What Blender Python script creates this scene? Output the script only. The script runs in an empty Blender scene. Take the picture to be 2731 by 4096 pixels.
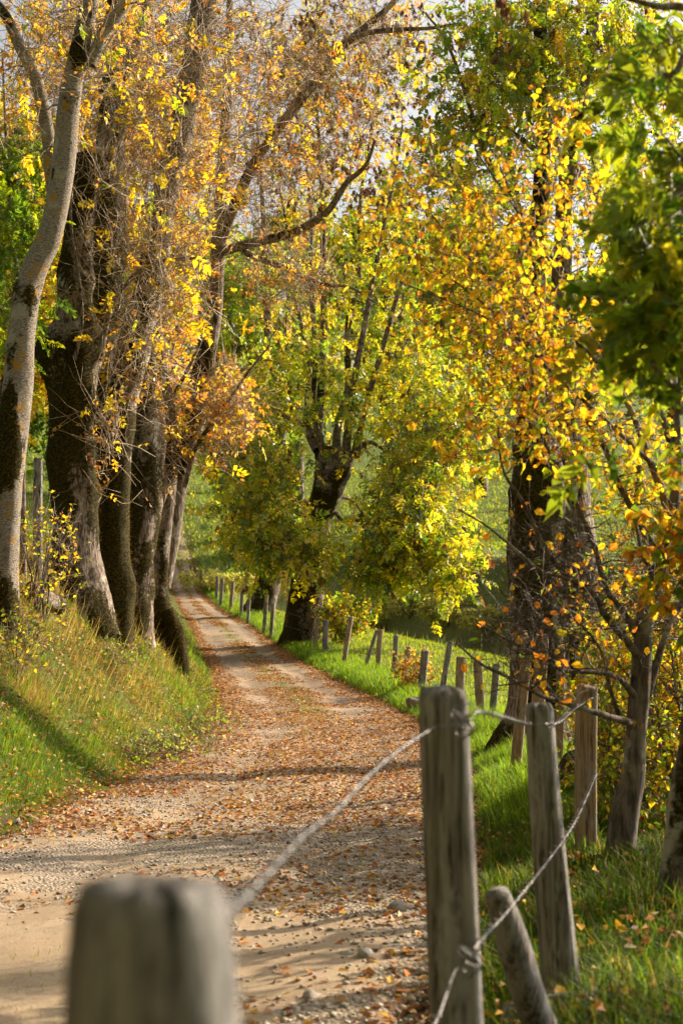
import bpy, math, random
import numpy as np
from mathutils import Vector

# ------------------------------------------------------------------ camera, sky, sun, exposure
scene = bpy.context.scene
COL = scene.collection
W0, H0 = 2731.0, 4096.0
LENS = 50.0
F = LENS / 36.0 * H0
CAM = np.array([0.0, 0.0, 1.37])
PITCH = math.atan(0.1146)

cd = bpy.data.cameras.new("camera")
cd.sensor_fit = 'VERTICAL'; cd.sensor_height = 36.0; cd.sensor_width = 24.0
cd.lens = LENS; cd.clip_start = 0.05; cd.clip_end = 2000
cd.dof.use_dof = True; cd.dof.focus_distance = 17.0; cd.dof.aperture_fstop = 3.6
cam = bpy.data.objects.new("camera", cd); COL.objects.link(cam)
cam.location = CAM; cam.rotation_euler = (math.pi / 2 + PITCH, 0, 0)
scene.camera = cam

SUN_AZ, SUN_EL = math.radians(57), math.radians(27)
SUN = np.array([math.sin(SUN_AZ) * math.cos(SUN_EL), math.cos(SUN_AZ) * math.cos(SUN_EL), math.sin(SUN_EL)])
world = bpy.data.worlds.new("World"); scene.world = world; world.use_nodes = True
nt = world.node_tree
bg = nt.nodes["Background"]
sky = nt.nodes.new("ShaderNodeTexSky"); sky.sky_type = 'NISHITA'; sky.sun_disc = False
sky.sun_elevation = SUN_EL; sky.sun_rotation = SUN_AZ
sky.air_density = 1.0; sky.dust_density = 9.0; sky.ozone_density = 1.0; sky.altitude = 300
hsv = nt.nodes.new("ShaderNodeHueSaturation"); hsv.inputs['Saturation'].default_value = 0.12   # pale, veiled autumn sky
nt.links.new(sky.outputs[0], hsv.inputs['Color']); nt.links.new(hsv.outputs[0], bg.inputs[0]); bg.inputs[1].default_value = 0.095
sd = bpy.data.lights.new("sun", 'SUN'); sd.energy = 5.0; sd.angle = math.radians(0.53); sd.color = (1.0, 0.84, 0.62)
so = bpy.data.objects.new("sun", sd); COL.objects.link(so)
so.rotation_euler = Vector(SUN).to_track_quat('Z', 'Y').to_euler(); so.location = (30, 30, 30)
vs = scene.view_settings
vs.view_transform = 'Standard'; vs.look = 'None'; vs.gamma = 1.0; vs.exposure = 1.1; vs.use_curve_mapping = False
cy = scene.cycles
cy.max_bounces = 10; cy.diffuse_bounces = 6; cy.glossy_bounces = 2; cy.transmission_bounces = 6; cy.transparent_max_bounces = 4
cy.caustics_reflective = False; cy.caustics_refractive = False
cy.use_denoising = True
cy.sample_clamp_indirect = 6.0

rng = np.random.default_rng(7)
random.seed(7)


# ------------------------------------------------------------------ maths helpers
def px(x, y, Y):
    """A pixel of the photograph at the world depth Y (metres in front of the camera)."""
    x, y, Y = np.broadcast_arrays(np.asarray(x, float), np.asarray(y, float), np.asarray(Y, float))
    u = (x - W0 / 2) / F; v = (H0 / 2 - y) / F
    c, s = math.cos(PITCH), math.sin(PITCH)
    ry = c - v * s; rz = s + v * c
    k = Y / ry
    return np.stack([u * k, Y, CAM[2] + rz * k], -1)


def norm(a):
    return a / np.maximum(np.linalg.norm(a, axis=-1, keepdims=True), 1e-9)


def _hash(i, j, k, seed):
    n = (i * 374761393 + j * 668265263 + k * 2147483647 + seed * 1274126177) & 0xFFFFFFFF
    n = ((n ^ (n >> 13)) * 1274126177) & 0xFFFFFFFF
    n = ((n ^ (n >> 16)) * 2246822519) & 0xFFFFFFFF
    return ((n ^ (n >> 15)) & 0xFFFFFF) / float(0xFFFFFF)


def vnoise(P, seed=0):
    P = np.asarray(P, float)
    I = np.floor(P).astype(np.int64); f = P - I; f = f * f * (3 - 2 * f)
    out = 0
    for a in (0, 1):
        for b in (0, 1):
            for c in (0, 1):
                w = (f[..., 0] if a else 1 - f[..., 0]) * (f[..., 1] if b else 1 - f[..., 1]) * (f[..., 2] if c else 1 - f[..., 2])
                out = out + w * _hash(I[..., 0] + a, I[..., 1] + b, I[..., 2] + c, seed)
    return out * 2 - 1


def fbm(P, seed=0, oct=4):
    P = np.asarray(P, float); o = 0; amp = 1.0; tot = 0
    for k in range(oct):
        o = o + amp * vnoise(P, seed + k); tot += amp; amp *= 0.5; P = P * 2.03
    return o / tot


def sstep(a, b, x):
    t = np.clip((x - a) / (b - a), 0, 1)
    return t * t * (3 - 2 * t)


def softplus(x, w):
    return w * np.logaddexp(0, x / w)


# ------------------------------------------------------------------ terrain
_T = np.arange(-40, 460, 0.25)


def _table(ys, vs_, win):
    t = np.interp(_T, ys, vs_)
    lo = (ys[0], ys[1]); hi = (ys[-2], ys[-1])
    sl = (vs_[1] - vs_[0]) / (lo[1] - lo[0]); sh = (vs_[-1] - vs_[-2]) / (hi[1] - hi[0])
    t = np.where(_T < ys[0], vs_[0] + sl * (_T - ys[0]), t); t = np.where(_T > ys[-1], vs_[-1] + sh * (_T - ys[-1]), t)
    n = int(win / 0.25) | 1
    for _ in range(2):
        p = np.pad(t, n // 2, mode='edge'); t = np.convolve(p, np.ones(n) / n, 'valid')
    return t


_PZ = _table([-5, 0, 12, 20, 30, 40, 50, 60, 75, 90, 110, 150], [0, 0, 0, .12, .55, 1.22, 2.1, 3.1, 4.6, 6.2, 8.5, 12.9], 5)
_PL = _table([-5, 0, 9, 12.3, 15.8, 22.7, 26, 33, 41, 52, 65, 88, 110, 150], [-3.1, -3.1, -3.05, -2.95, -2.8, -2.6, -2.45, -2.8, -3.65, -5.2, -6.9, -10.4, -13.6, -20], 3)
_PR = _table([-5, 0, 4, 6.5, 9.7, 19.3, 27, 31, 34.5, 38, 47, 55, 65, 80, 96, 110, 150], [-.7, -.55, .1, .5, .95, 1.75, 1.65, 1.25, .75, .25, -1.36, -2.56, -4.1, -7.0, -9.8, -11.5, -17.5], 3)


def pz(Y): return np.interp(Y, _T, _PZ)
def pl(Y): return np.interp(Y, _T, _PL)
def pr(Y): return np.interp(Y, _T, _PR)


def yedge(x): return np.where(x < 0, 70 - 1.5 * x, 70 - 3.0 * x)


def Hs(x, Y):
    """Smooth terrain height."""
    x = np.asarray(x, float); Y = np.asarray(Y, float)
    z = pz(Y)
    tl = np.maximum(pl(Y) - x, 0); tr = np.maximum(x - pr(Y), 0)
    ts = tl * tl / (tl + 0.25)
    z = z + 1.15 * ts - (1.15 - 0.16) * softplus(ts - 2.7, 0.3) + (1.15 - 0.16) * softplus(-2.7, 0.3)
    z = z + 0.16 * sstep(0, 0.7, tr) - 0.045 * np.maximum(tr - 1.6, 0) * (1 - sstep(14, 40, tr)) - 1.2 * sstep(14, 40, tr)
    s = Y - np.maximum(yedge(x), 22)
    w = sstep(0.8, 5 + .45 * np.maximum(Y - 72, 0), tr) * (.15 + .85 * sstep(-12, 1, x))
    z = z + w * (-2.2 * np.exp(-((s - 6) / 5.0) ** 2) + 3.4 * sstep(9, 22, s))
    z = z + 0.15 * softplus(Y - 100, 8)
    return z


def H(x, Y):
    x = np.asarray(x, float); Y = np.asarray(Y, float)
    z = Hs(x, Y)
    P = np.stack([x, Y, 0 * x], -1)
    off = np.maximum(np.maximum(pl(Y) - x, x - pr(Y)), 0)
    a = 0.012 + 0.10 * sstep(0.1, 1.2, off)
    z = z + a * fbm(P * 0.9, 3, 3) + 0.35 * a * fbm(P * 4.0, 9, 2)
    # wheel ruts and a worn crown in the track
    c = (pl(Y) + pr(Y)) / 2; inside = 1 - sstep(0, 0.3, off)
    for d in (-0.8, 0.8):
        z = z - 0.035 * inside * np.exp(-((x - c - d) / 0.28) ** 2)
    return z


def Hn(x, Y, e=0.15):
    dx = (Hs(x + e, Y) - Hs(x - e, Y)) / (2 * e); dy = (Hs(x, Y + e) - Hs(x, Y - e)) / (2 * e)
    return norm(np.stack([-dx, -dy, np.ones_like(dx)], -1))


# ------------------------------------------------------------------ mesh building
class Geo:
    """Collects vertices, quads, triangles and a colour per vertex; build() links them as one mesh object."""
    def __init__(s):
        s.v = []; s.q = []; s.t = []; s.c = []; s.n = 0

    def add(s, v, quads=None, tris=None, col=(1, 1, 1)):
        v = np.asarray(v, float).reshape(-1, 3)
        c = np.asarray(col, float)
        if c.ndim == 1: c = np.broadcast_to(c, (len(v), 3))
        s.v.append(v); s.c.append(c)
        if quads is not None and len(quads): s.q.append(np.asarray(quads, np.int64).reshape(-1, 4) + s.n)
        if tris is not None and len(tris): s.t.append(np.asarray(tris, np.int64).reshape(-1, 3) + s.n)
        s.n += len(v)

    def mesh(s, name, mat, smooth=True):
        V = np.concatenate(s.v) if s.v else np.zeros((0, 3)); C = np.concatenate(s.c) if s.c else np.zeros((0, 3))
        q = np.concatenate(s.q) if s.q else np.zeros((0, 4), np.int64)
        t = np.concatenate(s.t) if s.t else np.zeros((0, 3), np.int64)
        me = bpy.data.meshes.new(name)
        me.vertices.add(len(V)); me.vertices.foreach_set("co", V.astype(np.float32).ravel())
        nl = q.size + t.size
        me.loops.add(nl); me.loops.foreach_set("vertex_index", np.concatenate([q.ravel(), t.ravel()]).astype(np.int32))
        npoly = len(q) + len(t)
        me.polygons.add(npoly)
        st = np.concatenate([np.arange(len(q)) * 4, len(q) * 4 + np.arange(len(t)) * 3]).astype(np.int32)
        me.polygons.foreach_set("loop_start", st)
        me.update(calc_edges=True)
        if smooth: me.polygons.foreach_set("use_smooth", np.ones(npoly, bool))
        a = me.color_attributes.new("tint", 'FLOAT_COLOR', 'POINT')
        a.data.foreach_set("color", np.concatenate([C, np.ones((len(C), 1))], 1).astype(np.float32).ravel())
        me.materials.append(mat)
        return me

    def build(s, name, mat, parent=None, kind=None, smooth=True, origin=None):
        if origin is not None:
            s.v = [v - origin for v in s.v]
        me = s.mesh(name, mat, smooth)
        return link(name, me, parent, kind, origin)


def link(name, me, parent=None, kind=None, origin=None):
    o = bpy.data.objects.new(name, me); COL.objects.link(o)
    if origin is not None: o.location = [float(a) for a in origin]
    if parent is not None:
        o.parent = parent
        if origin is None: o.location = [-a for a in parent.location]
        else: o.location = [float(a) - b for a, b in zip(origin, parent.location)]
    if kind: o["kind"] = kind
    return o


def tag(o, label, cat, group=None):
    o["label"] = label; o["category"] = cat
    if group: o["group"] = group
    return o


def thing(name, loc, label, cat, group=None):
    o = bpy.data.objects.new(name, None); COL.objects.link(o)
    o.location = [float(a) for a in loc]; o.empty_display_size = 0.2
    return tag(o, label, cat, group)


def catmull(P, n):
    P = np.asarray(P, float)
    A = np.concatenate([[2 * P[0] - P[1]], P, [2 * P[-1] - P[-2]]])
    m = len(P) - 1
    t = np.linspace(0, m - 1e-6, n); i = t.astype(int); f = (t - i)[:, None]
    a, b, c, d = A[i], A[i + 1], A[i + 2], A[i + 3]
    return 0.5 * (2 * b + (c - a) * f + (2 * a - 5 * b + 4 * c - d) * f * f + (3 * b - a - 3 * c + d) * f ** 3)


def frames(P):
    """Tangent, normal, binormal along polylines P (N,K,3)."""
    T = np.gradient(P, axis=1); T = norm(T)
    m = norm(T.mean(1))
    ref = np.where(np.abs(m[:, 2:3]) > 0.7, np.array([0., 1, 0]), np.array([0., 0, 1]))
    A = norm(np.cross(ref[:, None, :], T)); B = np.cross(T, A)
    return T, A, B


def tubes(geo, P, R, sides=3, col=(1, 1, 1), cap=True):
    """A batch of tapered tubes. P (N,K,3), R (N,K), col (3,) or (N,3)."""
    P = np.asarray(P, float); R = np.asarray(R, float)
    if len(P) == 0: return
    N, K, _ = P.shape
    T, A, B = frames(P)
    th = np.arange(sides) * 2 * np.pi / sides
    V = P[:, :, None, :] + R[:, :, None, None] * (A[:, :, None, :] * np.cos(th)[None, None, :, None] + B[:, :, None, :] * np.sin(th)[None, None, :, None])
    idx = np.arange(N * K * sides).reshape(N, K, sides)
    nx = np.roll(idx, -1, 2)
    q = np.stack([idx[:, :-1], nx[:, :-1], nx[:, 1:], idx[:, 1:]], -1).reshape(-1, 4)
    c = np.asarray(col, float)
    if c.ndim == 2: c = np.repeat(c, K * sides, 0)
    tri = None
    if sides == 3: tri = idx[:, -1]
    elif cap:
        tri = np.stack([np.repeat(idx[:, -1, 0:1], sides - 2, 1), idx[:, -1, 1:-1], idx[:, -1, 2:]], -1).reshape(-1, 3)
    geo.add(V, q, tri, c)


# leaf templates: list of leaflets, each 4 points (base, side, tip, side) lightly folded
def leaflet(base, ang, L, wd, fold=0.25, droop=0.0):
    d = np.array([math.cos(ang), math.sin(ang), 0]); n = np.array([-d[1], d[0], 0]); up = np.array([0, 0, 1.])
    b = np.asarray(base, float)
    return np.array([b, b + d * L * .45 + n * wd + up * fold * wd, b + d * L - up * droop * L, b + d * L * .45 - n * wd + up * fold * wd])


def leaf2(base, ang, L, wd, fold=0.25, droop=0.0):
    """A leaf with a rounded outline: two four-cornered halves either side of the midrib."""
    d = np.array([math.cos(ang), math.sin(ang), 0]); n = np.array([-d[1], d[0], 0]); up = np.array([0, 0, 1.]); b = np.asarray(base, float)
    tip = b + d * L - up * droop * L
    return np.concatenate([np.array([b, b + d * L * .24 + s_ * n * wd * .82 + up * fold * wd, b + d * L * .66 + s_ * n * wd * .86 + up * (fold * wd - .5 * droop * L), tip]) for s_ in (-1, 1)])


def compound(pairs=4, L=.36, wd=.085, term=True, leaflet=leaflet):
    out = []
    for i in range(pairs):
        x = .28 + .6 * i / max(pairs - 1, 1)
        z = -.22 * x * x
        for s in (-1, 1):
            out.append(leaflet((x, 0, z), s * math.radians(62 - 8 * i), L * (0.85 + .15 * math.sin(i + 1)), wd, .2, .25))
    if term: out.append(leaflet((.92, 0, -.2), 0, L * 1.05, wd * 1.1, .2, .3))
    return np.concatenate(out)


ASH9 = compound(4); ASH9N = compound(4, .36, .082, True, leaf2); ASH7 = compound(3, .44, .11); ASH5 = compound(2, .5, .14)
SIMPLE = leaflet((0, 0, 0), 0, 1, .3, .3, .12)
ROUND = leaf2((0, 0, 0), 0, 1, .36, .25, .14)
LANCE = leaflet((0, 0, 0), 0, 1, .17, .3, .3)


def keys_template(n=12):
    r = np.random.default_rng(3); out = []
    for i in range(n):
        b = np.array([r.uniform(0, .5), r.uniform(-.12, .12), r.uniform(-.12, .12)])
        a = leaflet((0, 0, 0), r.uniform(-.35, .35), .55, .07, .5, 0)
        a = a @ np.array([[1, 0, 0], [0, math.cos(i), math.sin(i)], [0, -math.sin(i), math.cos(i)]])
        out.append(a + b)
    return np.concatenate(out)


KEYS = keys_template()


def leaves(geo, P, D, S, tmpl, col, flat=0.6, r=rng, roll=None):
    """Leaves at P pointing along D with size S; flat: how far the blade faces up."""
    N = len(P)
    if N == 0: return
    D = norm(D)
    U = norm(r.normal(size=(N, 3)) * (1 - flat) + np.array([0, 0, 1.]) * flat)
    Yv = norm(np.cross(U, D)); Z = np.cross(D, Yv)
    K = len(tmpl)
    V = P[:, None, :] + S[:, None, None] * (tmpl[None, :, 0:1] * D[:, None] + tmpl[None, :, 1:2] * Yv[:, None] + tmpl[None, :, 2:3] * Z[:, None])
    V = V + (S[:, None, None] * .05) * r.normal(size=V.shape) * (np.abs(tmpl[None, :, 0:1]) > .01)
    idx = np.arange(N * K).reshape(-1, 4)
    tri = np.concatenate([idx[:, [0, 3, 2]], idx[:, [0, 2, 1]]])
    # each leaflet a little different in colour
    c = np.repeat(np.asarray(col, float), K, 0)
    j = np.repeat(r.uniform(.85, 1.15, (N * K // 4, 1)), 4, 0)
    geo.add(V, None, tri, np.clip(c * j * r.uniform(.78, 1.22, (N * K, 1)), 0, 1))


def pal(n, colours, weights, r=rng, jit=.18):
    c = np.array(colours, float); w = np.array(weights, float); w /= w.sum()
    k = r.choice(len(c), n, p=w)
    return np.clip(c[k] * r.uniform(1 - jit, 1 + jit, (n, 1)) * r.uniform(.93, 1.07, (n, 3)), 0, 1)


# ------------------------------------------------------------------ materials
def newmat(name):
    m = bpy.data.materials.new(name); m.use_nodes = True
    t = m.node_tree; t.nodes.clear()
    out = t.nodes.new("ShaderNodeOutputMaterial")
    return m, t, out


def N_(t, typ, **kw):
    n = t.nodes.new(typ)
    for k, v in kw.items():
        if k in ('operation', 'blend_type', 'data_type', 'feature', 'attribute_name', 'noise_dimensions', 'interpolation_type', 'clamp', 'distance'):
            setattr(n, k, v)
        else:
            n.inputs[k].default_value = v
    return n


def mix(t, fac, a, b, blend='MIX'):
    n = t.nodes.new("ShaderNodeMix"); n.data_type = 'RGBA'; n.blend_type = blend
    for sock, val in ((n.inputs[0], fac), (n.inputs[6], a), (n.inputs[7], b)):
        if hasattr(val, 'is_linked') or isinstance(val, bpy.types.NodeSocket): t.links.new(val, sock)
        else: sock.default_value = val if not isinstance(val, tuple) else (*val[:3], 1)
    return n.outputs[2]


def ramp(t, fac, a, b):
    n = t.nodes.new("ShaderNodeMapRange"); n.interpolation_type = 'SMOOTHSTEP'
    n.inputs[1].default_value = a; n.inputs[2].default_value = b
    t.links.new(fac, n.inputs[0]); return n.outputs[0]


def tex(t, scale, detail=4, rough=.55, stretch=None, obj=False):
    tc = t.nodes.new("ShaderNodeTexCoord")
    n = t.nodes.new("ShaderNodeTexNoise"); n.inputs['Scale'].default_value = scale; n.inputs['Detail'].default_value = detail; n.inputs['Roughness'].default_value = rough
    src = tc.outputs['Object']
    if not obj:
        g = t.nodes.new("ShaderNodeNewGeometry"); src = g.outputs['Position']
    if stretch:
        mp = t.nodes.new("ShaderNodeMapping"); mp.inputs['Scale'].default_value = stretch
        t.links.new(src, mp.inputs[0]); src = mp.outputs[0]
    t.links.new(src, n.inputs['Vector']); return n.outputs[0]


def attr(t, name="tint"):
    a = t.nodes.new("ShaderNodeAttribute"); a.attribute_name = name; return a.outputs['Color']


def bump(t, h, strength, dist):
    b = t.nodes.new("ShaderNodeBump"); b.inputs['Strength'].default_value = strength; b.inputs['Distance'].default_value = dist
    t.links.new(h, b.inputs['Height']); return b.outputs[0]


def leaf_material(name, diff=.65, gloss=.03, gain=(1.45, 1.35, .6), rough=.4, spots=.0):
    m, t, out = newmat(name)
    c = mix(t, mixf(t, ramp(t, tex(t, 55, 4, .7), .56, .70), spots), attr(t), (.13, .06, .015))
    d = t.nodes.new("ShaderNodeBsdfDiffuse"); t.links.new(mix(t, 1.0, c, (diff, diff, diff), 'MULTIPLY'), d.inputs[0])
    tr = t.nodes.new("ShaderNodeBsdfTranslucent"); t.links.new(mix(t, 1.0, c, (*gain, 1), 'MULTIPLY'), tr.inputs[0])
    mx = t.nodes.new("ShaderNodeAddShader")
    t.links.new(d.outputs[0], mx.inputs[0]); t.links.new(tr.outputs[0], mx.inputs[1])
    if gloss:
        g = t.nodes.new("ShaderNodeBsdfGlossy"); g.inputs['Roughness'].default_value = rough; g.inputs[0].default_value = (1, 1, 1, 1)
        m2 = t.nodes.new("ShaderNodeMixShader"); m2.inputs[0].default_value = gloss
        t.links.new(mx.outputs[0], m2.inputs[1]); t.links.new(g.outputs[0], m2.inputs[2]); mx = m2
    t.links.new(mx.outputs[0], out.inputs[0])
    return m


def principled(t, out, col, rough=.8, nrm=None, spec=.3, metal=0):
    p = t.nodes.new("ShaderNodeBsdfPrincipled")
    for sock, val in (('Base Color', col), ('Roughness', rough)):
        if isinstance(val, bpy.types.NodeSocket): t.links.new(val, p.inputs[sock])
        else: p.inputs[sock].default_value = (*val, 1) if isinstance(val, tuple) else val
    p.inputs['Specular IOR Level'].default_value = spec; p.inputs['Metallic'].default_value = metal
    if nrm is not None: t.links.new(nrm, p.inputs['Normal'])
    t.links.new(p.outputs[0], out.inputs[0]); return p


def bark_material(name, light, dark, lichen=(.34, .31, .25), orange=0.0, scale=1.0, horiz=False):
    """tint.r holds how mossy the spot is."""
    m, t, out = newmat(name)
    st = (1, 1, 3.2) if horiz else (1, 1, .22)
    fine = tex(t, 26 * scale, 5, .62, st); mid = tex(t, 5 * scale, 4, .6, (1, 1, .5)); blotch = tex(t, 2.6 * scale, 4, .65)
    base = mix(t, ramp(t, fine, .36, .62), dark, light)
    base = mix(t, ramp(t, blotch, .55, .66), base, lichen)
    base = mix(t, ramp(t, mid, .62, .70), base, tuple(a * .25 for a in dark))
    if orange:
        base = mix(t, ramp(t, tex(t, 3.7, 5, .7), .64 - .08 * orange, .70 - .05 * orange), base, (.38, .20, .03))
    mossn = tex(t, 11, 6, .7)
    sep = t.nodes.new("ShaderNodeSeparateColor"); t.links.new(attr(t), sep.inputs[0])
    ad = t.nodes.new("ShaderNodeMath"); ad.operation = 'MULTIPLY_ADD'; ad.inputs[1].default_value = .9
    t.links.new(mossn, ad.inputs[0]); t.links.new(sep.outputs[0], ad.inputs[2])
    mk = ramp(t, ad.outputs[0], .88, 1.02)
    mossc = mix(t, ramp(t, tex(t, 30, 3), .35, .7), (.010, .009, .002), (.06, .045, .006))
    colr = mix(t, mk, base, mossc)
    hgt = mix(t, mk, fine, mossn)
    b = bump(t, hgt, .9, .03)
    principled(t, out, colr, .92, b, .12)
    return m


def wood_material(name, a=(.075, .066, .06), b=(.29, .258, .235), green=.12, warm=0.0):
    m, t, out = newmat(name)
    g1 = tex(t, 60, 6, .7, (1, 1, .045)); g2 = tex(t, 26, 5, .7, (1, 1, .09)); g3 = tex(t, 5.5, 4, .6, (1, 1, .5))
    c = mix(t, ramp(t, g1, .34, .64), a, b)
    c = mix(t, ramp(t, g2, .54, .64), c, tuple(v * .45 for v in a))
    c = mix(t, mixf(t, ramp(t, tex(t, 11, 4, .7, (1, 1, .35)), .5, .62), .7), c, (.33, .315, .30))
    if green: c = mix(t, mixf(t, ramp(t, g3, .50, .66), green * 2), c, (.22, .215, .12))
    if warm: c = mix(t, warm, c, (.42, .27, .14))
    principled(t, out, c, .85, bump(t, g1, 1.0, .02), .15)
    return m


def mixf(t, sock, k):
    n = t.nodes.new("ShaderNodeMath"); n.operation = 'MULTIPLY'; n.inputs[1].default_value = k; n.use_clamp = True
    t.links.new(sock, n.inputs[0]); return n.outputs[0]


M = {}
M['leaf'] = leaf_material("leaf_translucent", .65, .02, spots=.75)
M['leaf_gloss'] = leaf_material("leaf_glossy", .65, .045)
M['litter'] = leaf_material("dry_leaf", .9, .02, (.3, .26, .2), .5)
M['grass'] = leaf_material("grass_blade", .55, .012, (.85, .80, .35), .5)
M['moss'] = leaf_material("moss_fuzz", .5, 0, (1.5, 1.1, .4))
M['bark_pale'] = bark_material("bark_pale_ash", (.34, .29, .235), (.12, .095, .075), orange=1.1, horiz=True)
M['bark_ash'] = bark_material("bark_grey_ash", (.23, .18, .14), (.06, .044, .033), orange=.35)
M['bark_old'] = bark_material("bark_old_mossy", (.26, .20, .155), (.045, .032, .024))
M['bark_far'] = bark_material("bark_distant", (.22, .18, .14), (.09, .07, .052))
M['bark_dark'] = bark_material("bark_dark_shrub", (.17, .14, .125), (.06, .048, .042), lichen=(.28, .27, .23), orange=.5)
M['wood'] = wood_material("weathered_post"); M['wood_warm'] = wood_material("split_post", (.15, .10, .065), (.40, .29, .19), .1, .12)


def twig_material():
    m, t, out = newmat("twig"); c = mix(t, ramp(t, tex(t, 20, 3), .3, .7), attr(t), mix(t, 1.0, attr(t), (.6, .55, .5), 'MULTIPLY'))
    principled(t, out, c, .6, None, .3); return m


M['twig'] = twig_material()


def ground_material():
    m, t, out = newmat("meadow_soil")
    c = mix(t, mixf(t, ramp(t, tex(t, 6, 5, .65), .35, .7), .55), attr(t), mix(t, 1.0, attr(t), (.5, .48, .4), 'MULTIPLY'))
    c = mix(t, mixf(t, ramp(t, tex(t, .8, 4), .5, .7), .35), c, mix(t, 1.0, attr(t), (1.5, 1.2, .8), 'MULTIPLY'))
    principled(t, out, c, .95, bump(t, tex(t, 22, 4, .7), 1.0, .06), .1); return m


def path_material():
    m, t, out = newmat("limestone_track")
    g = t.nodes.new("ShaderNodeNewGeometry")
    vo = t.nodes.new("ShaderNodeTexVoronoi"); vo.inputs['Scale'].default_value = 38; vo.inputs['Randomness'].default_value = 1
    t.links.new(g.outputs['Position'], vo.inputs['Vector'])
    vo2 = t.nodes.new("ShaderNodeTexVoronoi"); vo2.inputs['Scale'].default_value = 90
    t.links.new(g.outputs['Position'], vo2.inputs['Vector'])
    sep = t.nodes.new("ShaderNodeSeparateColor"); t.links.new(vo.outputs['Color'], sep.inputs[0])
    sand = mix(t, ramp(t, tex(t, 1.4, 5), .3, .7), (.33, .235, .15), (.42, .315, .21))
    grav = mix(t, sep.outputs[0], (.20, .15, .11), (.50, .42, .33))
    a = attr(t); sa = t.nodes.new("ShaderNodeSeparateColor"); t.links.new(a, sa.inputs[0])   # r gravelly, g mossy, b dark litter mould
    n1 = tex(t, 7, 5, .7)
    ad = t.nodes.new("ShaderNodeMath"); ad.operation = 'ADD'; t.links.new(n1, ad.inputs[0]); t.links.new(sa.outputs[0], ad.inputs[1])
    gm = ramp(t, ad.outputs[0], .75, 1.0)
    c = mix(t, gm, sand, grav)
    c = mix(t, mixf(t, ramp(t, tex(t, 14, 5, .7), .52, .66), .6), c, (.20, .135, .085))
    c = mix(t, mixf(t, ramp(t, tex(t, 110, 4, .75), .45, .62), .45), c, (.17, .115, .07))
    c = mix(t, mixf(t, ramp(t, tex(t, 75, 3, .7), .58, .66), .5), c, (.56, .48, .38))
    c = mix(t, sa.outputs[2], c, mix(t, ramp(t, tex(t, 30, 3), .4, .6), (.15, .085, .045), (.28, .17, .09)))
    c = mix(t, mixf(t, sa.outputs[1], 1.0), c, (.13, .17, .03))
    hm = t.nodes.new("ShaderNodeMath"); hm.operation = 'MULTIPLY'; t.links.new(vo.outputs['Distance'], hm.inputs[0]); t.links.new(gm, hm.inputs[1])
    inv = mixf(t, hm.outputs[0], 1.0)
    b1 = t.nodes.new("ShaderNodeBump"); b1.invert = True; b1.inputs['Strength'].default_value = .9; b1.inputs['Distance'].default_value = .03
    t.links.new(inv, b1.inputs['Height'])
    b2 = t.nodes.new("ShaderNodeBump"); b2.inputs['Strength'].default_value = .6; b2.inputs['Distance'].default_value = .01
    t.links.new(tex(t, 60, 4, .7), b2.inputs['Height']); t.links.new(b1.outputs[0], b2.inputs['Normal'])
    principled(t, out, c, .9, b2.outputs[0], .2); return m


def stone_material():
    m, t, out = newmat("limestone")
    c = mix(t, ramp(t, tex(t, 12, 5, .65), .35, .65), attr(t), mix(t, 1.0, attr(t), (.6, .57, .52), 'MULTIPLY'))
    principled(t, out, c, .85, bump(t, tex(t, 40, 4), .6, .01), .25); return m


def wire_material():
    m, t, out = newmat("galvanised_wire")
    c = mix(t, ramp(t, tex(t, 60, 3), .4, .7), (.22, .22, .23), (.12, .08, .06))
    principled(t, out, c, .42, None, .5, .75); return m


def plain_material(name, col, rough=.5):
    m, t, out = newmat(name)
    c = mix(t, ramp(t, tex(t, 40, 3), .3, .7), col, tuple(v * .6 for v in col))
    principled(t, out, c, rough, None, .4); return m


M['ground'] = ground_material(); M['path'] = path_material(); M['stone'] = stone_material(); M['wire'] = wire_material()
M['hip'] = plain_material("rose_hip_red", (.45, .03, .02), .3)

# palettes: linear base colours
GREEN, LIME, YEL, GOLD, ORG, BRN, RUST = (.07, .125, .012), (.21, .25, .015), (.40, .31, .018), (.42, .255, .015), (.40, .15, .015), (.15, .07, .03), (.27, .11, .03)
DKG = (.035, .075, .012)
STRAW, TANG = (.42, .30, .13), (.30, .19, .075)

# ------------------------------------------------------------------ ground and track
def grid(xs, ys, f):
    X, Y = np.meshgrid(xs, ys)
    return X, Y, f(X, Y)


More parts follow.
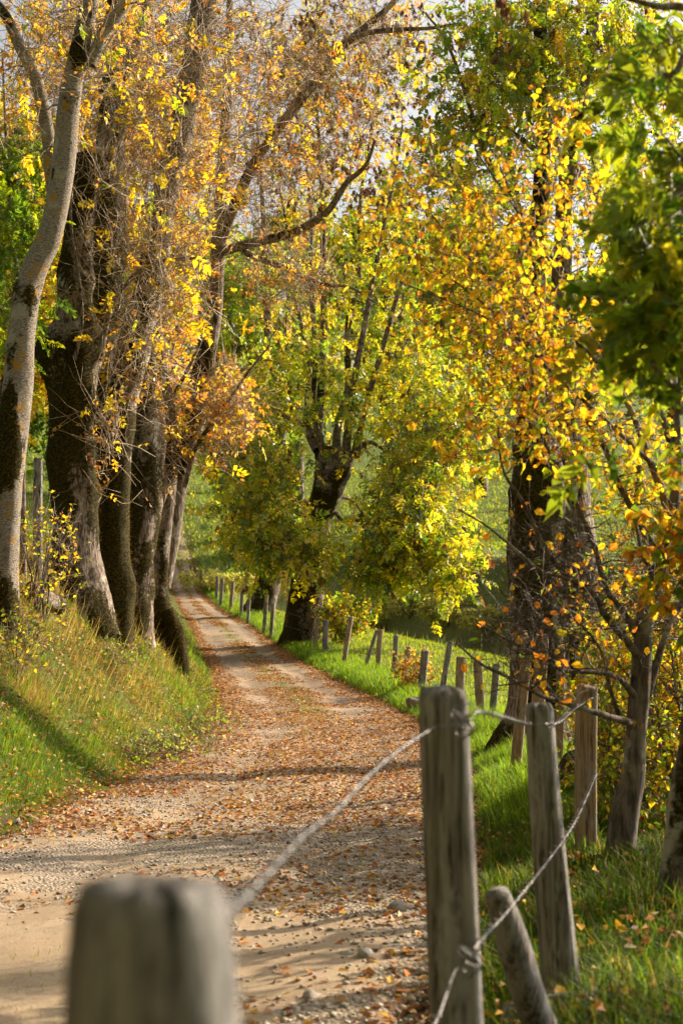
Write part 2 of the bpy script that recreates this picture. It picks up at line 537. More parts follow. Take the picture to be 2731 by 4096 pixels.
def ground_col(X, Y):
    tl = pl(Y) - X; tr = X - pr(Y); s = Y - np.maximum(yedge(X), 22)
    P = np.stack([X, Y, 0 * X], -1); n = fbm(P * .5, 21, 4)[..., None]; n2 = fbm(P * 2.2, 22, 3)[..., None]
    green = np.array([.085, .125, .018]); meadow = np.array([.14, .185, .03]); dry = np.array([.20, .145, .06]); soil = np.array([.10, .068, .04])
    c = np.broadcast_to(green, X.shape + (3,)).copy()
    w = sstep(.9, 2.4, tr)[..., None] * (1 - sstep(-3, 4, s))[..., None]; c = c * (1 - w) + meadow * w
    w = (sstep(-3, 3, s) * (1 - sstep(10, 22, s)) * sstep(.5, 3, tr))[..., None]; c = c * (1 - w * .8) + np.array([.25, .27, .11]) * w * .8
    w = (sstep(16, 26, s))[..., None]; c = c * (1 - w) + meadow * .95 * w
    w = (sstep(.2, 1.2, tl) * (1 - sstep(3.2, 5, tl)))[..., None] * np.clip(.45 + n * .9 + n2 * .4, 0, 1); c = c * (1 - w) + dry * w
    w = sstep(3.5, 6, tl)[..., None]; c = c * (1 - w) + meadow * w
    w = ((1 - sstep(-.1, .5, tl)) * sstep(-.6, 0, tl) + (1 - sstep(-.1, .4, tr)) * sstep(-.6, 0, tr))[..., None]; c = c * (1 - w) + soil * w
    return np.clip(c * (1 + .45 * n + .25 * n2), 0, 1)


def nonuni(a, b, fine0, fine1, step, grow):
    out = list(np.arange(fine0, fine1, step)); s = step
    while out[-1] < b: s *= grow; out.append(out[-1] + s)
    s = step; lo = [out[0]]
    while lo[-1] > a: s *= grow; lo.append(lo[-1] - s)
    return np.array(lo[:0:-1] + out)


xs = nonuni(-320, 320, -8, 7, .18, 1.08); ys = nonuni(-60, 420, 2, 34, .26, 1.04)
X, Y, Z = grid(xs, ys, H)
# the sheet dips a little under the track, which lies on top of it
ins = np.minimum(X - pl(Y), pr(Y) - X)
Z = Z - .10 * sstep(.12, .45, ins)
g = Geo(); idx = np.arange(X.size).reshape(X.shape)
g.add(np.stack([X, Y, Z], -1), np.stack([idx[:-1, :-1], idx[:-1, 1:], idx[1:, 1:], idx[1:, :-1]], -1), None, ground_col(X, Y).reshape(-1, 3))
ground = g.build("ground", M['ground'], kind="structure")

ys = nonuni(-12, 140, 3, 34, .09, 1.025); us = np.linspace(-.02, 1.02, 72)
U, Y = np.meshgrid(us, ys)
wob = .16 * fbm(np.stack([Y * .8, 0 * Y, 0 * Y], -1), 31, 3)
X = pl(Y) + (pr(Y) - pl(Y)) * U + wob * np.where(U < .5, 1 - 2 * U, 2 * U - 1)
P3 = np.stack([X, Y, 0 * X], -1)
edge = np.minimum(U, 1 - U)
n = fbm(P3 * .55, 41, 4); n2 = fbm(P3 * 2.5, 42, 3)
rough = np.clip(.42 + .9 * n + .7 * n2 - .55 * np.exp(-((X + 1.7) / .9) ** 2) * (1 - sstep(7, 13.5, Y)), 0, 1)
rough = np.clip(rough + .4 * sstep(.05, .3, X) * (1 - sstep(10, 14, Y)), 0, 1)
Z = H(X, Y) + .006 + .012 * fbm(P3 * 9, 43, 2) * (0.3 + rough) - .12 * (1 - sstep(-.02, .03, edge))
mossy = np.clip(sstep(.36, .5, U) * (1 - sstep(.52, .66, U)) * sstep(26, 33, Y) * (n2 + .25) * 1.6, 0, 1) + .8 * np.clip(n2 - .35, 0, 1) * (1 - sstep(.02, .2, edge))
litter = np.clip(sstep(9, 19, Y) * (.42 + .6 * n) * (1 - sstep(40, 60, Y) * .3), 0, .7) + .4 * (1 - sstep(.0, .12, edge))
g = Geo(); idx = np.arange(X.size).reshape(X.shape)
g.add(np.stack([X, Y, Z], -1), np.stack([idx[:-1, :-1], idx[:-1, 1:], idx[1:, 1:], idx[1:, :-1]], -1), None,
      np.stack([rough, np.clip(mossy, 0, 1), np.clip(litter, 0, .8)], -1).reshape(-1, 3))
g.build("path", M['path'], kind="structure")


# ------------------------------------------------------------------ trees
def moss_attr(P, Nn, amount, seed, up=0.0, z0=0, hot=()):
    n = fbm(P * np.array([2.2, 2.2, .9]), seed, 4)
    side = Nn @ norm(np.array([-.3, -1, .1]))
    m = .5 + n * .75 + (amount - .5) * 1.3 + .12 * side
    for (c, rad, k) in hot:
        m = m + k * np.exp(-(np.linalg.norm((P - c) * np.array([1, 1, .6]), axis=-1) / rad) ** 2)
    return np.clip(m, 0, 1)


def trunk(geo, pts, rad, sides=20, seed=0, flare=0, rough=.10, moss=.3, step=.12, hot=(), cap=True, fuzz=None, lobes=5, knobs=0):
    """One thick tapering stem along pts with bark relief; returns its centre line and radii."""
    P = np.asarray(pts, float)
    L = np.linalg.norm(np.diff(P, axis=0), axis=1).sum()
    n = max(6, int(L / step))
    C = catmull(P, n); R = catmull(np.stack([rad, rad, rad], 1), n)[:, 0]
    T, A, B = [a[0] for a in frames(C[None])]
    th = np.arange(sides) * 2 * np.pi / sides
    D = A[:, None] * np.cos(th)[None, :, None] + B[:, None] * np.sin(th)[None, :, None]
    Q = C[:, None] + D * R[:, None, None]
    k = 1 + rough * (fbm(Q * np.array([3, 3, 1.2]) / max(R.mean() * 2, .12) * .35, seed, 3)[..., None] * 1.6) + .075 * fbm(Q * np.array([11, 11, 2.0]), seed + 5, 2)[..., None]
    if flare:
        h = np.linalg.norm(C - C[0], axis=1)
        e = np.exp(-(h / (R[0] * 2.2)))[:, None]
        k = k * (1 + flare * e * (.75 + .45 * np.cos(lobes * th + seed)[None, :] + .3 * np.cos(3 * th + seed * 2)[None, :]))[..., None]
    kr = np.random.default_rng(seed + 900)
    for _ in range(knobs):
        i0 = kr.integers(2, n - 2); t0 = kr.uniform(0, 2 * np.pi); w = kr.uniform(.5, 1.1) * R[i0]
        dz = np.linalg.norm(C - C[i0], axis=1)[:, None]; dt = ((th - t0 + np.pi) % (2 * np.pi) - np.pi)[None, :] * R[i0]
        k = k + (kr.uniform(.12, .38) * np.exp(-(dz / (w * 1.1)) ** 2 - (dt / (w * .6)) ** 2))[..., None]
    Q = C[:, None] + D * R[:, None, None] * k
    mo = moss_attr(Q, D, moss, seed + 50, hot=hot)
    Q = Q + D * (.035 * sstep(.42, .62, mo))[..., None] * min(1, R.mean() * 4)
    idx = np.arange(n * sides).reshape(n, sides); nx = np.roll(idx, -1, 1)
    q = np.stack([idx[:-1], nx[:-1], nx[1:], idx[1:]], -1).reshape(-1, 4)
    V = Q.reshape(-1, 3); m = mo.reshape(-1, 1)
    tri = None
    if cap:
        V = np.concatenate([V, [C[-1] + T[-1] * R[-1] * .3]]); m = np.concatenate([m, [[.6]]])
        tri = np.stack([idx[-1], nx[-1], np.full(sides, n * sides)], -1)
    geo.add(V, q, tri, np.repeat(m, 3, 1))
    if fuzz is not None:
        fz, dens = fuzz
        w = np.clip((mo - .40) * 4, 0, 1).ravel()
        cnt = int(dens * L)
        if cnt and w.sum() > 0:
            pk = rng.choice(len(w), cnt, p=w / w.sum())
            dd = D.reshape(-1, 3)[pk]; p0 = Q.reshape(-1, 3)[pk] + rng.normal(0, .03, (cnt, 3)) - dd * .005
            col = pal(cnt, [(.02, .018, .003), (.04, .03, .005), (.075, .05, .006)], [3, 2, 1.0])
            leaves(fz, p0, dd + rng.normal(0, .45, (cnt, 3)) + np.array([0, 0, -.1]), rng.uniform(.02, .045, cnt), LANCE, col, .1)
    return C, R


class Tree:
    def __init__(s, name, base, label, bark='bark_ash', group=None, cat="tree"):
        s.root = thing(name, base, label, cat, group); s.base = np.asarray(base, float)
        s.tr = Geo(); s.big = []; s.tw = Geo(); s.lf = Geo(); s.ky = Geo(); s.fz = Geo()
        s.bark = bark; s.nodes = []; s.nr = []; s.tips = []

    def stem(s, pts, rad, part='tr', nodes=True, **kw):
        gm = Geo(); s.big.append(("trunk" if part == 'tr' else "limb", gm))
        C, R = trunk(gm, pts, rad, **kw)
        if nodes: s.nodes.append(C[len(C) // 5:]); s.nr.append(R[len(C) // 5:])
        return C, R

    def pstem(s, spec, Y, ground=True, part='tr', nodes=True, wmul=1.0, Y1=None, **kw):
        """spec: (x, y, width) in photo pixels from base to top at depth Y (to Y1 at the top)."""
        sp = np.array(spec, float); Yv = np.linspace(Y, Y if Y1 is None else Y1, len(sp))
        P = px(sp[:, 0], sp[:, 1], Yv); R = sp[:, 2] * .5 * Yv / F * wmul
        if ground:
            gz = float(H(P[0, 0], P[0, 1])) - .25
            if P[0, 2] > gz + .05:
                P = np.concatenate([[[P[0, 0], P[0, 1], gz]], P]); R = np.concatenate([[R[0] * 1.05], R])
        return s.stem(P, R, part, nodes, **kw)

    def grow(s, targets, rmax=.05, rtip=.006, up=.35, sides=4, seed=1, K=7, col=(.16, .12, .09), wig=.18, into='tw', kslope=.022):
        r = np.random.default_rng(seed)
        N = np.concatenate(s.nodes); R = np.concatenate(s.nr)
        T = np.asarray(targets, float)
        d0 = np.array([np.min(np.sum((N - t) ** 2, 1)) for t in T]); T = T[np.argsort(d0)]
        PP = []; RR = []
        buf = np.zeros((len(N) + len(T) * K, 3)); br = np.zeros(len(buf)); n = len(N); buf[:n] = N; br[:n] = R
        for t in T:
            dv = t - buf[:n]; d = np.linalg.norm(dv, axis=1)
            cost = d + .5 * np.maximum(0, -dv[:, 2]) + .25 * np.maximum(0, .012 - br[:n]) * 50
            i = int(np.argmin(cost)); p0 = buf[i]; L = d[i]
            if L < .05: continue
            dr = (t - p0) / L
            p1 = p0 + L * .4 * norm(dr * .8 + np.array([0, 0, up]) + r.normal(0, wig, 3))
            p2 = t - L * .35 * norm(dr + r.normal(0, wig * 1.6, 3) - np.array([0, 0, up * .4]))
            u = np.linspace(0, 1, K)[:, None]
            C = (1 - u) ** 3 * p0 + 3 * (1 - u) ** 2 * u * p1 + 3 * (1 - u) * u * u * p2 + u ** 3 * t
            C[1:-1] += r.normal(0, .025 * min(L, 2), (K - 2, 3))
            ra = min(br[i] * .75, rmax, rtip + kslope * L); rr = np.linspace(ra, rtip, K)
            PP.append(C); RR.append(rr)
            buf[n:n + K - 1] = C[1:]; br[n:n + K - 1] = rr[1:]; n += K - 1
        if PP:
            tubes(getattr(s, into), np.array(PP), np.array(RR), sides, np.broadcast_to(np.array(col), (len(PP), 3)) * r.uniform(.75, 1.3, (len(PP), 1)))
        s.nodes = [buf[:n]]; s.nr = [br[:n]]
        return T

    def twigs(s, T, per=4, L=(.3, .8), r0=.006, up=.2, col=((.22, .15, .08), (.34, .25, .13)), seed=2, curl=.35, K=4, spread=.25, sides=3):
        """Fine twigs springing from the points T; returns their points and directions for hanging leaves."""
        r = np.random.default_rng(seed); N = len(T) * per
        P0 = np.repeat(T, per, 0) + r.normal(0, spread * .4, (N, 3))
        D = norm(r.normal(size=(N, 3)) + np.array([0, 0, up * 2])); Ls = r.uniform(*L, N)[:, None]
        C = norm(D + r.normal(0, curl, (N, 3)) + np.array([0, 0, up]))
        u = np.linspace(0, 1, K)[None, :, None]
        P = P0[:, None] + Ls[:, None] * (D[:, None] * u * (1 - .5 * u) + C[:, None] * .5 * u * u) + np.concatenate([np.zeros((N, 1, 3)), r.normal(0, .03, (N, K - 1, 3)) * Ls[:, None]], 1)
        R = np.linspace(1, .45, K)[None] * (r0 * r.uniform(.7, 1.25, (N, 1)))
        c = np.array(col)[r.integers(0, len(col), N)] * r.uniform(.75, 1.25, (N, 1))
        tubes(s.tw, P, R, 3, c)
        return P, D, C

    def hang(s, P, n, size, tmpl, palette, weights, droop=.3, flat=.5, seed=3, geo=None, pos=(.3, 1.0), jit=.2):
        """n leaves along random twigs P (N,K,3)."""
        r = np.random.default_rng(seed)
        k = r.integers(0, len(P), n); u = r.uniform(*pos, n) * (P.shape[1] - 1) * .999
        i = u.astype(int); f = (u - i)[:, None]
        p = P[k, i] * (1 - f) + P[k, i + 1] * f
        d = norm(P[k, i + 1] - P[k, i]) * .5 + norm(r.normal(size=(n, 3))) * .8 + np.array([0, 0, -droop])
        leaves(geo if geo is not None else s.lf, p, d, r.uniform(size[0], size[1], n), tmpl, pal(n, palette, weights, r, jit), flat, r)

    def finish(s, leafmat='leaf', crown="crown", keymat='litter'):
        for nm, gm in s.big: gm.build(nm, M[s.bark], s.root)
        if s.tr.n: s.tr.build("stems", M[s.bark], s.root, "stuff")
        if s.tw.n: s.tw.build("twigs", M['twig'], s.root, "stuff")
        if s.lf.n: s.lf.build(crown, M[leafmat], s.root, "stuff", smooth=False)
        if s.ky.n: s.ky.build("seed_keys", M[keymat], s.root, "stuff", smooth=False)
        if s.fz.n: s.fz.build("moss", M['moss'], s.root, "stuff", smooth=False)
        return s.root


def vol(cx, cy, rx, ry, Y, Yr, n, seed):
    """n points in an ellipsoid given by a photo outline and a depth."""
    r = np.random.default_rng(seed)
    v = norm(r.normal(size=(n, 3))) * r.uniform(0, 1, (n, 1)) ** .45
    return px(cx + v[:, 0] * rx, cy + v[:, 1] * ry, Y + v[:, 2] * Yr)


def vols(lst, seed):
    return np.concatenate([vol(*a, seed + i) for i, a in enumerate(lst)])


def gp(x, Y): return (x, Y, float(H(x, Y)))


def gpx(xp, Y):
    """Ground point under photo column xp at depth Y."""
    x = float(px(xp, 2700, Y)[0]); return gp(x, Y)


TW = ((.36, .26, .15), (.46, .35, .21), (.26, .18, .11))
BARE_P = [YEL, GOLD, LIME, RUST]

# --- leaning pale ash at the near end of the bank
t = Tree("ash_tree", gpx(20, 19), "pale leaning ash trunk with black moss rings and orange lichen, standing apart on the bank", 'bark_pale', "ash trees on the bank")
hot = [(px(x, y, 18.8), .16 * k, .55) for x, y, k in ((60, 1400, 1.6), (30, 1600, 1.0), (20, 1770, 1.8), (10, 1930, 1.8), (20, 2480, 3), (30, 2620, 3), (285, 200, .8), (220, 880, .8), (120, 1180, .9), (300, 640, .8))]
t.pstem([(15, 2640, 135), (10, 2400, 120), (22, 2100, 118), (40, 1850, 120), (68, 1600, 122), (92, 1300, 110), (132, 1100, 104), (196, 957, 100), (228, 830, 96), (256, 640, 98), (282, 383, 88), (322, 190, 80), (362, 0, 72), (400, -200, 62), (430, -420, 50)], 19, sides=28, flare=.35, rough=.05, moss=.17, hot=hot, step=.06, seed=11, fuzz=(t.fz, 260))
t.pstem([(225, 980, 40), (206, 700, 55), (190, 520, 55), (150, 330, 55), (85, 190, 50), (20, 60, 42), (-80, -80, 36)], 20, ground=False, part='lb', sides=14, rough=.06, moss=.25, seed=12, step=.09)
t.pstem([(360, 260, 60), (420, 130, 58), (500, 20, 50), (600, -120, 40)], 19, ground=False, part='lb', sides=14, rough=.06, moss=.2, seed=13, step=.09)
T = t.grow(vols([(250, 150, 330, 300, 20, 2.5, 70), (120, 500, 200, 260, 20.5, 2, 26), (560, 150, 260, 260, 20, 2, 34)], 100), .03, .006, .4, seed=14, col=(.25, .2, .14))
P, D, C = t.twigs(T, 5, (.4, 1.3), .006, .2, TW, 15, curl=.3)
t.hang(P, 380, (.09, .20), ASH5, [(.34, .20, .07), (.26, .13, .045), GOLD, YEL, (.18, .09, .04)], [3, 3, 2, 2, 2], .6, .2, 17)
t.hang(P, 90, (.14, .34), ASH9N, [YEL, GOLD, LIME], [5, 2, 1], .5, .3, 16)
t.finish('leaf')

# --- the big old pollard, swollen and covered with moss
t = Tree("pollard_ash", gpx(340, 25), "massive old pollard trunk covered in black moss with swollen knobbly head", 'bark_old', "ash trees on the bank")
t.pstem([(365, 2560, 210), (345, 2440, 215), (325, 2300, 190), (305, 2100, 165), (292, 1900, 156), (290, 1700, 160), (290, 1560, 175), (285, 1450, 215), (300, 1360, 225), (300, 1260, 150), (300, 1120, 130), (320, 950, 105), (335, 800, 105), (360, 680, 130), (372, 630, 110)], 25, sides=34, flare=.38, rough=.2, moss=.56, knobs=26, step=.07, seed=21, fuzz=(t.fz, 1500), lobes=4)
t.pstem([(330, 1420, 90), (270, 1390, 60), (245, 1330, 60), (250, 1290, 45)], 24.8, ground=False, part='lb', nodes=False, sides=12, rough=.3, moss=.55, seed=22, step=.05)
t.pstem([(400, 650, 52), (430, 520, 50), (480, 400, 46), (520, 260, 40), (560, 110, 34), (600, -60, 28)], 25, ground=False, part='lb', sides=12, rough=.06, moss=.15, seed=23, step=.1)
t.pstem([(300, 1440, 16), (330, 1280, 14), (315, 1100, 12), (285, 900, 12), (290, 760, 9)], 24.4, ground=False, part='lb', sides=7, rough=.05, moss=.05, seed=24, step=.1)
t.pstem([(400, 1440, 30), (440, 1250, 26), (520, 1120, 22), (640, 1050, 18), (800, 1030, 12)], 24.6, ground=False, part='lb', sides=8, rough=.05, moss=.05, seed=25, step=.1)
T = t.grow(vols([(520, 700, 280, 380, 24.5, 1.6, 90), (600, 1150, 260, 220, 24, 1.4, 60), (450, 300, 300, 300, 25, 2, 60)], 120), .022, .006, .3, seed=26, col=(.3, .23, .15))
P, D, C = t.twigs(T, 6, (.4, 1.3), .0065, .12, TW, 27, curl=.4)
t.hang(P, 130, (.15, .38), ASH9N, [YEL, GOLD, LIME], [6, 2, 1], .6, .25, 28)
t.finish('leaf')

# --- straight rough trunk behind the pollard
t = Tree("ash_tree", gpx(420, 28.5), "straight rough-barked ash rising directly behind the mossy pollard", 'bark_ash', "ash trees on the bank")
t.pstem([(425, 2420, 130), (425, 2100, 100), (422, 1800, 96), (420, 1500, 100), (430, 1200, 110), (440, 900, 115), (450, 500, 105), (470, 100, 95), (485, -250, 70)], 28.5, sides=24, flare=.2, rough=.11, moss=.54, knobs=8, step=.1, seed=31, fuzz=(t.fz, 400))
T = t.grow(vols([(430, 150, 420, 330, 29, 3, 110), (250, 500, 260, 260, 29, 3, 40)], 140), .04, .007, .4, seed=32, col=(.22, .17, .12))
P, D, C = t.twigs(T, 5, (.5, 1.5), .0072, .2, TW, 33, curl=.35)
t.hang(P, 800, (.11, .24), ASH5, [(.34, .20, .07), (.26, .13, .045), GOLD, YEL, (.18, .09, .04)], [3, 3, 2, 2, 2], .6, .2, 35)
t.hang(P, 110, (.15, .36), ASH7, [YEL, GOLD, RUST], [5, 3, 2], .5, .3, 34)
t.finish('leaf')

# --- the tall slanting grey ash
t = Tree("ash_tree", gpx(425, 26), "tall pale grey ash slanting towards the track, mossy at the foot", 'bark_ash', "ash trees on the bank")
hot = [(px(x, y, 25.8), k, .5) for x, y, k in ((430, 2150, .9), (450, 2330, .8), (455, 1680, .35), (510, 1480, .5), (500, 2450, .6), (590, 1150, .4), (600, 700, .35), (740, 20, .5))]
t.pstem([(440, 2560, 150), (445, 2400, 150), (450, 2200, 122), (455, 2000, 118), (478, 1683, 124), (510, 1490, 128), (555, 1300, 122), (602, 1150, 118), (654, 830, 104), (714, 574, 106), (768, 320, 106), (820, 0, 112), (870, -250, 90)], 26, sides=28, flare=.25, rough=.05, moss=.2, hot=hot, knobs=6, step=.08, seed=41, fuzz=(t.fz, 420))
T = t.grow(vols([(760, 450, 260, 430, 26, 2.5, 110), (900, 150, 300, 250, 26.5, 2.5, 70), (700, 950, 200, 250, 25.5, 1.6, 50), (560, 1500, 200, 260, 25.0, 1.2, 34), (420, 1750, 160, 250, 24.6, .8, 16)], 160), .03, .006, .3, seed=42, col=(.3, .23, .15))
P, D, C = t.twigs(T, 6, (.5, 1.4), .007, .15, TW, 43, curl=.4)
t.hang(P, 600, (.10, .20), ASH5, [(.34, .20, .07), (.26, .13, .045), GOLD, YEL, (.18, .09, .04)], [3, 3, 2, 2, 2], .6, .2, 45)
t.hang(P, 110, (.14, .34), ASH7, [YEL, GOLD, RUST], [5, 2, 2], .5, .3, 44)
t.finish('leaf')

# --- mossy trunk behind
t = Tree("ash_tree", gpx(555, 30), "stout trunk clad in golden green moss standing behind the slanting grey ash", 'bark_old', "ash trees on the bank")
t.pstem([(545, 2400, 130), (555, 2250, 112), (575, 2050, 110), (580, 1880, 118), (585, 1700, 100), (578, 1500, 70), (585, 1350, 55), (600, 1150, 45)], 30, sides=26, flare=.3, rough=.22, moss=.52, knobs=22, step=.08, seed=51, fuzz=(t.fz, 1500))
T = t.grow(vols([(620, 1150, 180, 300, 30, 1.5, 40)], 180), .02, .006, .4, seed=52, col=(.3, .22, .13))
P, D, C = t.twigs(T, 7, (.3, .9), .0065, .2, TW, 53)
t.hang(P, 130, (.2, .34), ASH7, [GOLD, YEL, RUST], [3, 2, 2], .5, .3, 54)
t.finish('leaf')
t = Tree("ash_tree", gpx(640, 34.5), "slim dark trunk glimpsed behind the forked pale ash", 'bark_old', "ash trees on the bank")
t.pstem([(615, 2400, 75), (625, 2200, 62), (635, 1900, 54), (640, 1650, 48), (650, 1350, 40), (660, 1000, 30)], 34.5, sides=14, flare=.2, rough=.12, moss=.45, step=.12, seed=55)
T = t.grow(vols([(680, 1300, 130, 300, 34.5, 1.5, 30)], 185), .02, .006, .4, seed=56, col=(.3, .22, .13))
P, D, C = t.twigs(T, 6, (.3, .9), .0065, .2, TW, 57)
t.hang(P, 160, (.24, .38), ASH7, [GOLD, YEL, LIME, RUST], [2, 3, 2, 2], .5, .3, 58)
t.finish('leaf')

# --- forked pale ash leaning over the track, with its long limbs
t = Tree("forked_ash", gpx(665, 32), "forked pale ash leaning over the track with two long bare limbs", 'bark_ash', "ash trees on the bank")
hot = [(px(x, y, 31.8), k, .6) for x, y, k in ((800, 1560, .5), (760, 1690, .25), (700, 1830, .30), (690, 2560, .7), (715, 2500, .5), (665, 2280, .2))]
t.pstem([(660, 2600, 120), (640, 2480, 105), (632, 2350, 72), (648, 2200, 66), (672, 2000, 58), (690, 1830, 60), (690, 1740, 48), (668, 1560, 40), (640, 1400, 34), (615, 1250, 28), (600, 1050, 20)], 32, sides=22, flare=.3, rough=.06, moss=.2, hot=hot, step=.08, seed=61, fuzz=(t.fz, 300))
t.pstem([(655, 2350, 55), (690, 2150, 60), (718, 1940, 62), (752, 1810, 72), (793, 1620, 84), (820, 1430, 80), (848, 1300, 72), (862, 1180, 66), (874, 980, 62), (884, 820, 56), (892, 640, 48), (905, 420, 40), (915, 150, 32), (925, -150, 24)], 32.2, ground=False, sides=22, rough=.06, moss=.22, hot=hot, step=.09, seed=62, fuzz=(t.fz, 300))
t.pstem([(714, 2640, 70), (706, 2570, 64), (692, 2500, 54), (672, 2440, 40)], 31.6, ground=True, nodes=False, sides=16, rough=.25, moss=.6, step=.05, seed=63, knobs=12, fuzz=(t.fz, 1500))
limb = dict(ground=False, part='lb', sides=10, rough=.07, moss=.25, step=.15)
t.pstem([(890, 950, 44), (940, 820, 44), (1027, 638, 46), (1155, 459, 42), (1257, 338, 38), (1340, 215, 34), (1410, 150, 34), (1525, 57, 28), (1620, -40, 20)], 32.2, Y1=30, seed=64, **limb)
t.pstem([(1405, 155, 24), (1480, 130, 22), (1600, 118, 20), (1729, 112, 14), (1850, 90, 9)], 30.5, Y1=29, seed=65, **limb)
t.pstem([(880, 1010, 40), (960, 985, 38), (1053, 963, 38), (1187, 925, 36), (1308, 848, 30), (1385, 733, 24), (1461, 663, 18), (1500, 560, 12)], 32.2, Y1=29, seed=66, **limb)
t.pstem([(960, 985, 26), (1000, 1020, 26), (1155, 1078, 22), (1283, 1135, 18), (1400, 1150, 12), (1500, 1210, 8)], 32, Y1=30, seed=67, **limb)
t.pstem([(740, 1950, 22), (780, 1800, 20), (850, 1690, 18), (930, 1580, 14), (1000, 1480, 10), (1080, 1380, 8)], 31.6, Y1=30.5, seed=68, **limb)
t.pstem([(690, 1590, 16), (730, 1520, 16), (780, 1420, 14), (830, 1300, 10)], 31.6, seed=69, **limb)
T = t.grow(vols([(1080, 750, 230, 330, 31.5, 2, 100), (1250, 500, 330, 300, 30.8, 2, 90), (1400, 200, 300, 220, 30.5, 2, 70), (1000, 300, 230, 300, 32, 2, 60), (900, 1650, 130, 220, 31.2, 1, 36), (700, 1750, 130, 260, 31.2, 1, 30), (1150, 1150, 220, 160, 31, 1.5, 60)], 200), .03, .006, .25, seed=70, col=(.26, .19, .12))
P, D, C = t.twigs(T, 6, (.5, 1.5), .0075, .1, TW + ((.36, .22, .12),), 71, curl=.4)
t.hang(P, 260, (.22, .36), ASH7, [YEL, GOLD, RUST], [4, 3, 3], .6, .3, 72)
t.hang(P, 750, (.09, .18), ASH5, [RUST, BRN, (.36, .18, .06), (.40, .27, .13)], [2, 3, 2, 4], .6, .1, 73)
Tb = vols([(900, 1650, 120, 200, 31.2, 1, 60), (700, 1620, 90, 200, 33, 1, 40)], 205)
P, D, C = t.twigs(Tb, 10, (.3, .7), .0065, .2, ((.40, .28, .15), (.36, .22, .11)), 74, curl=.7)
t.hang(P, 260, (.16, .28), ASH5, [GOLD, ORG, RUST, (.42, .27, .11)], [3, 1, 2, 4], .5, .2, 75)
t.finish('leaf')

# --- young green ash at the left edge, behind the leaning trunk
t = Tree("young_ash", gpx(80, 23), "slender young ash with fresh green leaves behind the leaning pale trunk", 'bark_ash')
t.pstem([(95, 2300, 26), (90, 1700, 22), (75, 1150, 20), (45, 890, 16), (25, 540, 12), (10, 200, 8)], 23, sides=9, rough=.05, moss=.1, seed=81, step=.2)
T = t.grow(vols([(60, 850, 130, 330, 23, 1.2, 60), (40, 1250, 120, 160, 23, 1.2, 20)], 220), .012, .004, .4, seed=82, col=(.2, .16, .1))
P, D, C = t.twigs(T, 4, (.25, .6), .0045, .2, ((.2, .16, .08),), 83)
t.hang(P, 420, (.28, .42), ASH9N, [GREEN, LIME, (.1, .16, .015)], [3, 2, 2], .5, .4, 84)
t.finish('leaf')

# --- the two great pollards beside the track
GP = [(.24, .27, .016), (.12, .18, .015), (.32, .30, .016), YEL, (.065, .12, .014)]
t = Tree("pollard_ash", gpx(1215, 54), "great pollarded ash beside the fence with green and yellow leaves and a fan of stems", 'bark_old', "pollard ashes beside the fence")
C, R = t.pstem([(1205, 2570, 150), (1215, 2450, 138), (1230, 2330, 134), (1250, 2200, 96), (1270, 2100, 92), (1295, 2000, 104), (1322, 1920, 128), (1340, 1850, 140), (1348, 1800, 128)], 54, sides=30, flare=.10, rough=.12, moss=.42, knobs=7, step=.12, seed=91, fuzz=(t.fz, 200))
for k, sp in enumerate([
    [(1285, 1850, 60), (1275, 1790, 46), (1276, 1600, 42), (1285, 1300, 40), (1290, 1000, 34), (1280, 700, 26), (1265, 400, 18), (1250, 100, 10)],
    [(1300, 1830, 50), (1262, 1650, 32), (1255, 1400, 30), (1258, 1150, 26), (1235, 850, 18), (1200, 500, 12)],
    [(1345, 1850, 60), (1360, 1700, 42), (1380, 1550, 38), (1408, 1320, 34), (1430, 1100, 30), (1450, 800, 22), (1480, 480, 14), (1500, 200, 8)],
    [(1380, 1850, 60), (1400, 1640, 36), (1420, 1500, 36), (1455, 1300, 34), (1500, 1080, 28), (1560, 800, 20), (1600, 500, 12)],
    [(1270, 1800, 60), (1240, 1720, 44), (1225, 1600, 30), (1215, 1450, 28), (1190, 1200, 22), (1150, 950, 16), (1100, 650, 10)],
    [(1420, 1830, 60), (1450, 1700, 34), (1480, 1550, 34), (1540, 1350, 30), (1600, 1150, 24), (1680, 900, 16)],
    [(1400, 1830, 50), (1470, 1770, 26), (1540, 1800, 22), (1640, 1860, 18), (1750, 2000, 12), (1810, 2150, 8)],
    [(1340, 2050, 24), (1400, 2080, 20), (1480, 2090, 16), (1560, 2180, 10)],
    [(1330, 1980, 24), (1390, 2000, 18), (1460, 2040, 13), (1500, 2110, 8)],
    [(1260, 2080, 30), (1180, 2040, 22), (1100, 1980, 18), (1000, 1990, 12), (920, 2080, 8)],
    [(1290, 1750, 30), (1180, 1680, 22), (1060, 1640, 18), (950, 1650, 12)],
    [(1240, 2280, 24), (1180, 2240, 18), (1100, 2200, 10)]]):
    wob = np.random.default_rng(700 + k); sp = [(a_ + wob.normal(0, 9) * (0 < i_), b_, c_) for i_, (a_, b_, c_) in enumerate(sp)]
    t.pstem(sp, 54, Y1=54 + (-1) ** k * 2.2, ground=False, part='lb', sides=12, rough=.06, moss=.30, step=.25, seed=92 + k, wmul=.72)
